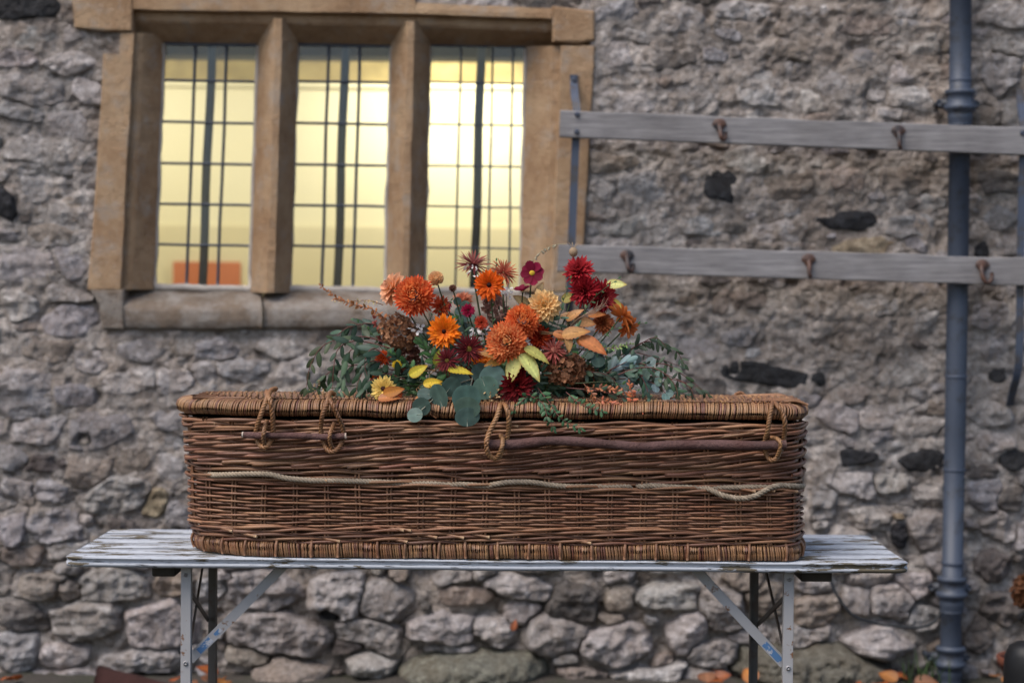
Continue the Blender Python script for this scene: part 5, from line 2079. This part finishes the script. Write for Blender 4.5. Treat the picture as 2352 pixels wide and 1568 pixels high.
def branch(name, label, pts, kind, size, gap, col, stem_c, r=.0016, cat='branch', ang=.8, droop=.35, start=.12, end_leaf=True, jit=.4, pair=True, face=.0, wscale=1.0):
    p3 = [P(*q) if len(q) == 3 else P(q[0], q[1], 5.5) for q in pts]
    path = smooth_path(p3, 40)
    t = empty(name, path[0])
    tag(t, label, cat, GRP)
    mb = MB()
    tube(mb, path, np.linspace(r * 1.3, r * .5, 40), 5, np.array(stem_c))
    part('stem', mb, M['stem'], t)
    s = np.concatenate([[0], np.cumsum(np.linalg.norm(np.diff(path, axis=0), axis=1))])
    L = s[-1]
    x = L * start
    side = 1
    while x < L:
        pos = Vector([np.interp(x, s, path[:, k]) for k in range(3)])
        i = min(38, int(np.searchsorted(s, x)))
        tg = Vector(path[min(39, i + 1)] - path[max(0, i - 1)]).normalized()
        u = x / L
        for sd in ((side, -side) if pair else (side,)):
            rv = Vector(RNG.uniform(-1, 1, 3)) * jit
            lat = tg.cross(Vector((0, -1, 0)))
            if lat.length < .05:
                lat = Vector((1, 0, 0))
            lat = lat.normalized() * sd
            d = tg * math.cos(ang) + lat * math.sin(ang) + Vector((0, RNG.uniform(-.5, .3), -droop)) + rv
            put_leaf(t, pos, d, Vector((RNG.uniform(-.5, .5), -1 + face, RNG.uniform(0, 1))), size * RNG.uniform(.75, 1.15) * (1 - .35 * u), kind, col, wscale)
        side = -side
        x += gap * RNG.uniform(.8, 1.2)
    if end_leaf:
        put_leaf(t, Vector(path[-1]), Vector(path[-1] - path[-3]), (0, -1, .3), size * .6, kind, col, wscale)
    return t


RSTEM = (.13, .045, .035)
GSTEM = (.07, .09, .04)
left = [
    ([(915, 800, 5.52), (835, 773, 5.50), (752, 788, 5.49), (716, 832, 5.48), (703, 890, 5.47)], 'long arching eucalyptus branch reaching farthest over the round end'),
    ([(900, 800, 5.5), (822, 783, 5.48), (778, 800, 5.47), (766, 850, 5.46), (764, 905, 5.46)], 'hanging eucalyptus branch above the plaited loops'),
    ([(890, 830, 5.5), (815, 800, 5.49), (792, 840, 5.48), (782, 905, 5.47)], 'eucalyptus branch dropping to the lid beside the second loop'),
    ([(905, 840, 5.47), (850, 830, 5.45), (826, 868, 5.44), (815, 915, 5.43)], 'short eucalyptus branch falling beside the red wallflower'),
    ([(910, 850, 5.5), (820, 838, 5.52), (752, 858, 5.53), (722, 902, 5.53)], 'low eucalyptus branch lying over the lid towards the round end'),
    ([(930, 870, 5.45), (880, 858, 5.43), (842, 885, 5.42), (828, 918, 5.42)], 'small eucalyptus branch resting on the lid beside the yellow calendula'),
    ([(905, 790, 5.56), (860, 745, 5.56), (800, 752, 5.55), (765, 780, 5.55)], 'upper eucalyptus branch behind the brown hydrangea'),
    ([(900, 830, 5.46), (858, 800, 5.44), (838, 830, 5.43), (848, 880, 5.43)], 'curling eucalyptus branch in front of the lower hydrangea'),
]
for pts, lb in left:
    branch('eucalyptus_branch', lb, pts, 'willow', .06, .023, tuple(np.array(G_EUC if 'low' not in lb else G_DRK) * RNG.uniform(.55, 1.2) * np.array([RNG.uniform(.85, 1.3), 1, RNG.uniform(.7, 1.1)])), RSTEM, droop=.6, ang=.65, wscale=1.3, jit=.75, pair=False if len(lb) % 2 else True)
right = [
    ([(1440, 850, 5.5), (1520, 835, 5.5), (1570, 862, 5.5), (1625, 905, 5.5)], 'thin wispy eucalyptus branch reaching farthest towards the square end'),
    ([(1420, 830, 5.56), (1480, 785, 5.57), (1545, 800, 5.58), (1572, 835, 5.58)], 'fine arching eucalyptus twig above the silver leaves'),
    ([(1440, 860, 5.47), (1530, 868, 5.45), (1580, 885, 5.44), (1600, 925, 5.43)], 'wispy eucalyptus branch touching the lid at its tip'),
    ([(1380, 865, 5.5), (1450, 830, 5.48), (1535, 862, 5.47), (1612, 895, 5.47)], 'long eucalyptus branch reaching towards the square end of the lid'),
    ([(1390, 880, 5.52), (1470, 862, 5.50), (1540, 890, 5.49), (1598, 918, 5.49)], 'lower eucalyptus branch lying along the lid towards the square end'),
    ([(1400, 830, 5.55), (1470, 790, 5.56), (1505, 775, 5.56), (1530, 795, 5.56)], 'thin upright eucalyptus twig beyond the orange dahlia'),
    ([(1300, 890, 5.44), (1375, 898, 5.42), (1440, 915, 5.41), (1470, 935, 5.41)], 'eucalyptus branch lying on the lid before the russet sprays'),
    ([(1430, 850, 5.46), (1500, 845, 5.44), (1548, 880, 5.43), (1560, 930, 5.42)], 'eucalyptus branch hanging to the lid rim beside the silver leaves'),
    ([(1420, 860, 5.44), (1460, 850, 5.42), (1485, 890, 5.41), (1490, 930, 5.41)], 'short eucalyptus branch drooping over the russet spray'),
    ([(1370, 850, 5.56), (1440, 810, 5.6), (1500, 820, 5.62), (1560, 840, 5.62)], 'back eucalyptus branch behind the silver leaves'),
    ([(1330, 850, 5.46), (1390, 860, 5.44), (1420, 885, 5.43), (1440, 905, 5.42)], 'small eucalyptus branch beside the brown hydrangea'),
]
for pts, lb in right:
    branch('eucalyptus_branch', lb, pts, 'willow', .042, .022, tuple(np.array(G_EUC) * RNG.uniform(.6, 1.2) * np.array([RNG.uniform(.85, 1.3), 1, RNG.uniform(.75, 1.1)])), RSTEM, droop=.4, ang=.7, wscale=1.3, jit=.75, pair=False if len(lb) % 2 else True)
trail = [
    ([(1235, 890, 5.40), (1262, 925, 5.36), (1290, 962, 5.325), (1335, 985, 5.32)], 'trailing sprig hanging over the lid rim before the long stick'),
    ([(1210, 905, 5.39), (1245, 925, 5.35), (1258, 960, 5.325), (1272, 985, 5.32)], 'shorter trailing sprig over the lid rim beside the plaited loop'),
    ([(1300, 900, 5.40), (1330, 925, 5.37), (1360, 938, 5.35), (1385, 945, 5.35)], 'trailing sprig along the lid rim under the russet hydrangea'),
    ([(1225, 900, 5.40), (1205, 915, 5.37), (1190, 930, 5.36), (1180, 942, 5.355)], 'tiny sprig under the dark maroon chrysanthemum'),
]
for pts, lb in trail:
    branch('trailing_sprig', lb, pts, 'oval', .025, .016, (.042, .098, .040), RSTEM, r=.0012, droop=.2, ang=.9, cat='sprig')

wisp = [([(1150, 850, 5.5), (1130, 720, 5.5), (1140, 600, 5.5)], 'thin green stem beside the high calendula'),
        ([(1230, 820, 5.5), (1290, 700, 5.5), (1310, 640, 5.5)], 'thin green stem rising to the crimson chrysanthemums'),
        ([(1000, 850, 5.5), (985, 740, 5.5), (1035, 690, 5.5)], 'thin stem between the orange-red ball and the middle calendula'),
        ([(1340, 820, 5.5), (1400, 760, 5.52), (1480, 742, 5.53)], 'thin stem with small leaves passing the orange dahlia'),
        ([(900, 840, 5.5), (850, 760, 5.52), (812, 735, 5.53)], 'thin stem with small leaves above the arching eucalyptus'),
        ([(1290, 800, 5.48), (1360, 690, 5.5), (1420, 640, 5.52)], 'thin stem with small leaves behind the crimson chrysanthemums'),
        ([(960, 860, 5.44), (900, 870, 5.42), (850, 905, 5.41)], 'thin stem with small leaves crossing the yellow calendula'),
        ([(1320, 880, 5.43), (1420, 880, 5.42), (1520, 925, 5.41)], 'thin stem with small leaves lying over the russet spray')]
for pts, lb in wisp:
    branch('wispy_stem', lb, pts, 'oval', .017, .021, (.055, .115, .04), GSTEM, r=.0011, droop=.1, ang=.8, start=.45, cat='stem', jit=.6, pair=False)

# silver dollar eucalyptus: each big round leaf placed
dollar = empty('silver_dollar_branch', P(1085, 880, 5.42))
tag(dollar, 'eucalyptus branch of large round blue-green leaves hanging over the lid rim', 'branch', GRP)
paths = [[(1090, 845, 5.46), (1085, 870, 5.42), (1078, 900, 5.37), (1072, 935, 5.335), (1070, 965, 5.325)],
         [(1110, 865, 5.46), (1060, 878, 5.41), (1010, 905, 5.38), (975, 935, 5.34), (952, 955, 5.325)]]
mb = MB()
for pp in paths:
    tube(mb, smooth_path([P(*q) for q in pp], 24), np.linspace(.0026, .0013, 24), 6, (.30, .27, .2))
for o_, pp in zip((0, 1), paths):
    mb = MB()
    tube(mb, smooth_path([P(*q) for q in pp], 24), np.linspace(.0026, .0013, 24), 6, (.26, .25, .18))
    part('stem', mb, M['stem'], dollar)
for (x, y, Y, wpx, hpx, ro, tilt) in ((1071, 914, 5.335, 66, 62, 1.57, .1), (1073, 936, 5.328, 60, 50, 1.4, .25), (1073, 957, 5.318, 62, 44, 1.6, .3), (1130, 866, 5.40, 54, 62, .6, -.2), (1106, 858, 5.43, 48, 52, 2.2, .1), (1058, 872, 5.42, 46, 54, 2.6, .3), (1036, 888, 5.385, 44, 50, .9, -.2), (1008, 910, 5.36, 40, 60, 1.9, .1), (976, 905, 5.37, 42, 36, 3.1, .5), (968, 933, 5.34, 44, 42, .5, -.2), (953, 953, 5.322, 42, 36, 3.3, .3), (1115, 890, 5.39, 62, 54, -1.2, .2)):
    c = P(x, y, Y)
    k = Y / FPX
    dr = Vector((math.cos(ro), 0, math.sin(ro)))
    n = Vector((RNG.uniform(-.5, .5), -1, tilt * 2 + .3))
    o = put_leaf(dollar, c - dr * hpx * k * .5, dr, n, hpx * k, 'round', G_RND, wpx / hpx)
    mbr = MB()
    b0 = c - dr * hpx * k * .5 + Vector((0, -.0015, 0))
    tube(mbr, [b0, b0 + dr * hpx * k * .42], [.0011, .0004], 4, (.3, .32, .25))
    part('midrib', mbr, M['stem'], dollar)

sil = [([(1390, 860, 5.5), (1432, 845, 5.48), (1475, 835, 5.47), (1505, 855, 5.46)], 'silver-blue round-leaved eucalyptus twig, upper one'),
       ([(1400, 870, 5.5), (1460, 870, 5.47), (1510, 885, 5.45), (1540, 918, 5.44)], 'silver-blue round-leaved eucalyptus twig, lying near the lid rim'),
       ([(1330, 800, 5.54), (1390, 820, 5.52), (1440, 870, 5.5)], 'broad dull green eucalyptus twig behind the bronze leaves')]
for i, (pts, lb) in enumerate(sil):
    branch('silver_twig', lb, pts, 'round', .046, .036, G_SIL if i < 2 else G_RND, RSTEM, droop=.1, ang=1.0, cat='twig', wscale=.95)
branch('silver_twig', 'two pointed silver leaves beside the orange dahlia', [(1400, 850, 5.46), (1420, 840, 5.44), (1440, 830, 5.43)], 'oval', .06, .03, (.16, .23, .235), RSTEM, droop=-.4, ang=.5, cat='twig')
branch('silver_twig', 'blue-green round leaves behind the middle calendula', [(1060, 800, 5.56), (1075, 740, 5.56), (1055, 700, 5.55)], 'round', .042, .03, (.10, .165, .14), GSTEM, droop=-.1, ang=1.0, cat='twig')

# beech sprigs
sprigs = [
    ('pale yellow beech leaves fanned above the dark maroon chrysanthemum', [(1190, 815, 5.39, -110, 66, (.62, .62, .20)), (1196, 812, 5.385, -52, 70, (.64, .64, .22)), (1204, 798, 5.39, -28, 62, (.55, .55, .15)), (1150, 818, 5.40, 168, 66, (.42, .20, .06)), (1160, 825, 5.41, 195, 60, (.5, .26, .05))], (1215, 795, 5.42)),
    ('bronze beech leaves beside the orange chrysanthemums', [(1290, 770, 5.41, 12, 78, (.62, .25, .05)), (1305, 772, 5.40, -85, 44, (.62, .33, .12)), (1330, 775, 5.40, -28, 88, (.55, .20, .06)), (1325, 780, 5.405, -20, 62, (.55, .22, .03)), (1270, 765, 5.42, -12, 56, (.5, .18, .05)), (1280, 778, 5.42, 25, 50, (.6, .24, .03))], (1225, 765, 5.46)),
    ('orange beech leaf with a curled tip lying on the lid before the yellow calendula', [(868, 915, 5.375, 6, 62, (.55, .19, .055)), (880, 905, 5.38, 16, 60, (.5, .17, .03))], (900, 900, 5.42)),
    ('orange and yellow beech leaves under the round eucalyptus leaves', [(955, 912, 5.375, -35, 66, (.58, .24, .09)), (978, 915, 5.37, -60, 60, (.6, .28, .12)), (985, 880, 5.42, -20, 48, (.6, .42, .04))], (960, 890, 5.44)),
    ('yellow beech leaf below the maroon spider chrysanthemums', [(1028, 848, 5.385, -6, 54, (.62, .46, .045)), (940, 862, 5.42, 30, 44, (.6, .47, .05)), (972, 882, 5.42, 10, 40, (.6, .44, .03)), (1000, 838, 5.43, 75, 34, (.45, .5, .06))], (1000, 850, 5.46)),
    ('yellow-green beech leaves at the side of the crimson chrysanthemums', [(1393, 653, 5.56, 2, 42, (.62, .6, .2)), (1400, 690, 5.56, -28, 34, (.62, .52, .1)), (1290, 690, 5.57, 25, 40, (.5, .42, .12))], (1360, 720, 5.58)),
    ('pale orange beech leaves under the crimson chrysanthemums', [(1300, 735, 5.5, 35, 56, (.62, .28, .09)), (1320, 735, 5.5, -10, 60, (.6, .3, .12)), (1350, 725, 5.52, 8, 50, (.6, .24, .07))], (1300, 760, 5.52)),
    ('tan beech leaves behind the yellow dahlia', [(1215, 700, 5.58, 150, 50, (.45, .3, .14)), (1285, 730, 5.56, 20, 50, (.55, .3, .12)), (1230, 680, 5.58, 60, 44, (.5, .36, .18))], (1240, 740, 5.58)),
]
for lb, lv, root in sprigs:
    t = empty('beech_sprig', P(*root))
    tag(t, lb, 'leaves', GRP)
    for (x, y, Y, ang_, Lpx, col) in lv:
        b = P(x, y, Y)
        d = Vector((math.cos(R(ang_)), RNG.uniform(-.25, .1), math.sin(R(ang_))))
        put_leaf(t, b, d, (RNG.uniform(-.5, .5), -.8, RNG.uniform(.1, 1.2)), Lpx * Y / FPX * (.86 if col[1] < .4 else 1.12), 'beech', np.array(col) * (.85 if col[1] < .4 else 1), .9)
        mb = MB()
        tube(mb, smooth_path([Vector(P(*root)), b.lerp(P(*root), .5) + Vector((0, 0, .005)), b + d * Lpx * Y / FPX * .5 + Vector((0, -.001, 0))], 10), np.linspace(.0016, .0005, 10), 4, (.2, .11, .05))
        part('stem', mb, M['stem'], t)

# russet feathery sprays: small pointed leaflets crowded on a stem
rus = [([(900, 745, 5.56), (858, 712, 5.55), (815, 700, 5.54), (775, 685, 5.54), (738, 656, 5.54)], 'russet seed spray reaching out over the window sill', (.30, .11, .035), .017, .010),
       ([(880, 700, 5.58), (845, 690, 5.57), (800, 692, 5.57), (765, 690, 5.57)], 'thin cream seed spray above the russet one', (.5, .38, .2), .011, .010),
       ([(880, 790, 5.56), (862, 745, 5.56), (858, 720, 5.56)], 'rosy russet spray behind the arching eucalyptus', (.34, .07, .05), .020, .012),
       ([(1350, 890, 5.43), (1400, 893, 5.41), (1450, 905, 5.40)], 'russet feathery spray before the silver leaves', (.36, .12, .055), .019, .009),
       ([(1450, 935, 5.40), (1452, 910, 5.39), (1446, 880, 5.39)], 'upright russet feather standing on the lid rim', (.40, .11, .04), .020, .008),
       ([(1370, 915, 5.39), (1420, 930, 5.37), (1480, 945, 5.36)], 'russet spray lying along the lid rim', (.36, .10, .045), .018, .009),
       ([(1340, 880, 5.41), (1368, 915, 5.39), (1376, 940, 5.38)], 'russet spray hanging beside the trailing sprig', (.34, .11, .05), .018, .010),
       ([(1350, 790, 5.52), (1400, 800, 5.5), (1450, 790, 5.5)], 'thin green-tipped spray beyond the bronze leaves', (.16, .24, .07), .016, .012)]
for pts, lb, col, sz_, gp in rus:
    branch('feathery_spray', lb, pts, 'oval', sz_, gp, col, (.2, .08, .04), r=.0011, droop=.1, ang=.7, cat='spray', jit=.7)
# grass plume and bead grass
t = empty('grass_plume', P(1275, 790, 5.5))
tag(t, 'dry buff grass plume leaning under the crimson chrysanthemums', 'grass', GRP)
for k in range(9):
    mb = MB()
    tube(mb, smooth_path([P(1275, 790, 5.5), P(1320 + k * 2, 738 - k, 5.46), P(1362 + k * 3, 712 - k * 2 + (k % 3) * 5, 5.44), P(1385 + RNG.uniform(-14, 16), 692 + RNG.uniform(-12, 12), 5.43)], 20), np.linspace(.0009, .0006, 20), 4, np.array((.36, .23, .16)) * RNG.uniform(.8, 1.2))
    part('grass_stalk', mb, M['stem'], t)
t = empty('bead_grass', P(1215, 700, 5.52))
tag(t, 'arching stem of cream bead grass above the open cosmos', 'grass', GRP)
pth = smooth_path([P(1210, 700, 5.54), P(1206, 640, 5.53), P(1232, 588, 5.52), P(1270, 564, 5.52), P(1300, 560, 5.52)], 40)
mb = MB()
tube(mb, pth, .0008, 4, (.35, .3, .17))
part('stem', mb, M['stem'], t)
for k in range(9):
    i = 15 + k * 2
    c = Vector(pth[i]) + Vector((RNG.uniform(-.004, .004), 0, -.004))
    mb = MB()
    m = basis(c, Vector((RNG.uniform(-1, 1), -.3, 1)))
    v = np.array([[(r_ * math.cos(a), r_ * math.sin(a), z_) for a in np.linspace(0, 2 * math.pi, 7, endpoint=False)] for r_, z_ in ((.0008, -.007), (.0034, -.003), (.0036, .002), (.0008, .007))])
    loft(mb, xf(m, v.reshape(-1, 3)).reshape(4, 7, 3), np.array((.62, .54, .38)) * RNG.uniform(.8, 1.1))
    part('bead', mb, M['petal'], t)

# green filling between the blooms
fill = random.Random(5)
kinds = [('dark leafy sprig', G_DRK, 'oval', .045), ('mid-green leafy sprig', G_MID, 'oval', .040), ('blue-green leafy sprig', G_EUC, 'willow', .05)]
for k in range(66):
    u = fill.uniform(-1, 1)
    top = 1 - u * u
    xt = 1175 + u * 300
    yt = 905 - fill.uniform(.15, 1.0) * (60 + 150 * top)
    Yt = fill.uniform(5.43, 5.66)
    lb, col, kd, sz_ = kinds[k % 3]
    near_ = min((h_ for h_ in HEADS if len(h_[2].split()) <= 10), key=lambda h_: (h_[0] - xt) ** 2 + (h_[1] - yt) ** 2)
    lb = lb + (' just above the ' if yt < near_[1] - 12 else ' tucked beside the ') + near_[2]
    root = (lerp(1170, xt, .45), 918, lerp(5.57, Yt, .5))
    midp = (lerp(root[0], xt, .6), lerp(918, yt, .55), lerp(root[2], Yt, .6))
    branch('leafy_sprig', lb, [root, midp, (xt, yt, Yt)], kd, sz_, .022, col, GSTEM, droop=.15, ang=.85, start=.2, cat='sprig', jit=.6)

# ================================================================== FOOT OF THE WALL
# fallen beech leaves
fl = random.Random(11)
lm = LEAF['beech']
spots = [(498, 1548), (22, 1560), (45, 1556), (400, 1562), (430, 1566), (470, 1562), (505, 1562), (520, 1560), (1640, 1556), (1660, 1562), (1625, 1564), (2060, 1560), (2085, 1556), (2100, 1564), (2020, 1566), (2285, 1550), (2300, 1556)]
for k in range(4):
    spots.append((fl.choice((fl.uniform(20, 600), fl.uniform(1600, 2300))), fl.uniform(1552, 1572)))
for k, (px_, py_) in enumerate(spots):
    y = fl.uniform(7.12, 7.26)
    pp = P(px_, py_, y)
    gz = float(ground_z(np.array([pp.x]), np.array([y]))[0])
    z = min(max(pp.z, gz + .006), gz + .055)
    a = fl.uniform(0, 6.28)
    d = Vector((math.cos(a), math.sin(a), fl.uniform(-.1, .6)))
    n = Vector((fl.uniform(-.5, .5), fl.uniform(-.9, .1), 1))
    d.normalize()
    n = (n - d * n.dot(d)).normalized()
    s_ = fl.uniform(.06, .10)
    m = Matrix((d, n.cross(d), n)).transposed().to_4x4() @ Matrix.Diagonal((s_, s_ * 1.3, s_ * 1.4, 1))
    cn, cb = fl.choice((('orange', (.36, .10, .028)), ('amber', (.4, .16, .045)), ('russet', (.33, .09, .03)), ('brown', (.24, .11, .06))))
    o = link('fallen_leaf', lm, None, None, mtx=Matrix.Translation((pp.x, y, z)) @ m, color=np.array(cb) * fl.uniform(.7, 1.15))
    spot = 'by the broken red clay tile' if px_ < 350 else 'behind the table leg next to the clay tile' if px_ < 700 else 'under the table by the mossy boulder' if px_ < 1900 else 'beside the grass and downpipe' if px_ < 2230 else 'beside the black tub'
    tag(o, cn + ' fallen leaf at the wall foot ' + spot, 'leaf', 'fallen leaves at the foot of the wall')
o = link('fallen_leaf', lm, None, None, mtx=Matrix.Translation(P(1176, 1447, YW - .075)) @ Matrix((Vector((.3, -.3, .9)), Vector((.9, .1, -.3)), Vector((0, -1, -.3)))).transposed().to_4x4() @ Matrix.Scale(.05, 4), color=(.6, .2, .1))
tag(o, 'single salmon leaf caught in a joint of the wall under the table', 'leaf')

# broken clay ridge tile leaning at the wall foot
mb = MB()
pa, pb = P(225, 1532, 7.2), P(440, 1590, 7.12)
n = 14
sec = []
for t_ in np.linspace(0, 1, 12):
    c = Vector(pa).lerp(Vector(pb), t_)
    ring = [(c.x, c.y - .075 * math.sin(a), c.z - .06 + .07 * math.cos(a)) for a in np.linspace(-.3, 2.2, n)] + [(c.x, c.y - .055 * math.sin(a), c.z - .06 + .05 * math.cos(a)) for a in np.linspace(2.2, -.3, n)]
    sec.append(ring)
loft(mb, rough_up(np.array(sec), .006, 12))
o = part('clay_tile', mb, M['tile'], None, org=Vector(pa))
tag(o, 'broken dark red clay ridge tile at the foot of the wall behind the table leg', 'tile')

# grass tufts beside the downpipe
mb = MB()
for k in range(24):
    gx_, gy_ = P(2125, 1560, 7.15).x + RNG.normal(0, .05), 7.15 + RNG.uniform(-.05, .12)
    z0 = float(ground_z(np.array([gx_]), np.array([gy_]))[0])
    hgt = RNG.uniform(.06, .17)
    bx_, by_ = RNG.normal(0, .03), RNG.normal(0, .03)
    v, q = petal(hgt, .005, .0, .2, .3, 5, 2, .7)
    ts = v[:, 0] / hgt
    vv = np.stack([gx_ + v[:, 1] + bx_ * ts ** 2, gy_ + by_ * ts ** 2 + v[:, 2], z0 + v[:, 0]], 1)
    mb.add(vv, q, None, np.array((.045, .08, .022)) * RNG.uniform(.6, 1.3))
o = part('grass', mb, M['grass'], None, org=Vector((P(2125, 1560, 7.15).x, 7.15, 0)))
tag(o, 'thin tuft of green grass growing beside the downpipe foot', 'grass', kind='stuff')


def lathe_at(mb, c, prof, n=28):
    secs = [[(c.x + r_ * math.cos(a), c.y + r_ * math.sin(a), c.z + z_) for a in np.linspace(0, 2 * math.pi, n, endpoint=False)] for r_, z_ in prof]
    loft(mb, secs)


POT = [(.075, 0), (.085, .01), (.115, .15), (.118, .155), (.13, .156), (.133, .19), (.125, .192), (.118, .185), (.112, .16)]
# terracotta pot of dried hydrangea at the right edge
c = P(2372, 1500, 7.0)
c.z = float(ground_z(np.array([c.x]), np.array([7.0]))[0]) - .005
t = empty('terracotta_pot', c)
tag(t, 'small terracotta pot of dried brown hydrangea beyond the downpipe', 'plant pot')
mb = MB()
lathe_at(mb, c, POT)
part('pot', mb, M['terracotta'], t)
mb = MB()
lathe_at(mb, c + Vector((0, 0, .165)), [(.004, .01), (.06, .008), (.112, 0), (.112, -.02)])
part('soil', mb, M['soil'], t)
hc = P(2364, 1358, 6.95)
mb = MB()
tube(mb, smooth_path([c + Vector((0, 0, .17)), (c + hc) / 2 + Vector((.01, 0, .06)), hc], 12), .004, 5, (.12, .07, .04))
part('stem', mb, M['stem'], t)
mb = MB()
ga = math.pi * (3 - math.sqrt(5))
v0, q0 = petal(.015, .013, .3, .3, .6, 4, 3, .3)
for i in range(150):
    zc = 1 - 1.9 * (i + .5) / 150
    rr_ = math.sqrt(max(0, 1 - zc * zc))
    d = Vector((rr_ * math.cos(i * ga), rr_ * math.sin(i * ga), zc))
    fm = basis(hc + d * .062 * RNG.uniform(.85, 1.05), d + Vector(RNG.uniform(-.5, .5, 3)), RNG.uniform(0, 6))
    cc = np.array((.11, .045, .02)) * RNG.uniform(.6, 1.6)
    for j in range(4):
        mb.add(xf(fm, place(v0, j * math.pi / 2, RNG.uniform(-.2, .6), .001)), q0, None, cc)
part('florets', mb, M['petal'], t, kind='stuff')
# black tub in front of it
c = P(2358, 1560, 6.3)
c.z = float(ground_z(np.array([c.x]), np.array([6.3]))[0]) - .005
mb = MB()
lathe_at(mb, c, [(.055, 0), (.062, .01), (.076, .16), (.078, .28), (.074, .335), (.06, .365), (.036, .38), (.004, .385)])
o = part('black_tub', mb, M['black_pot'], None, org=c)
tag(o, 'round-shouldered black plastic tub standing before the terracotta pot', 'tub')
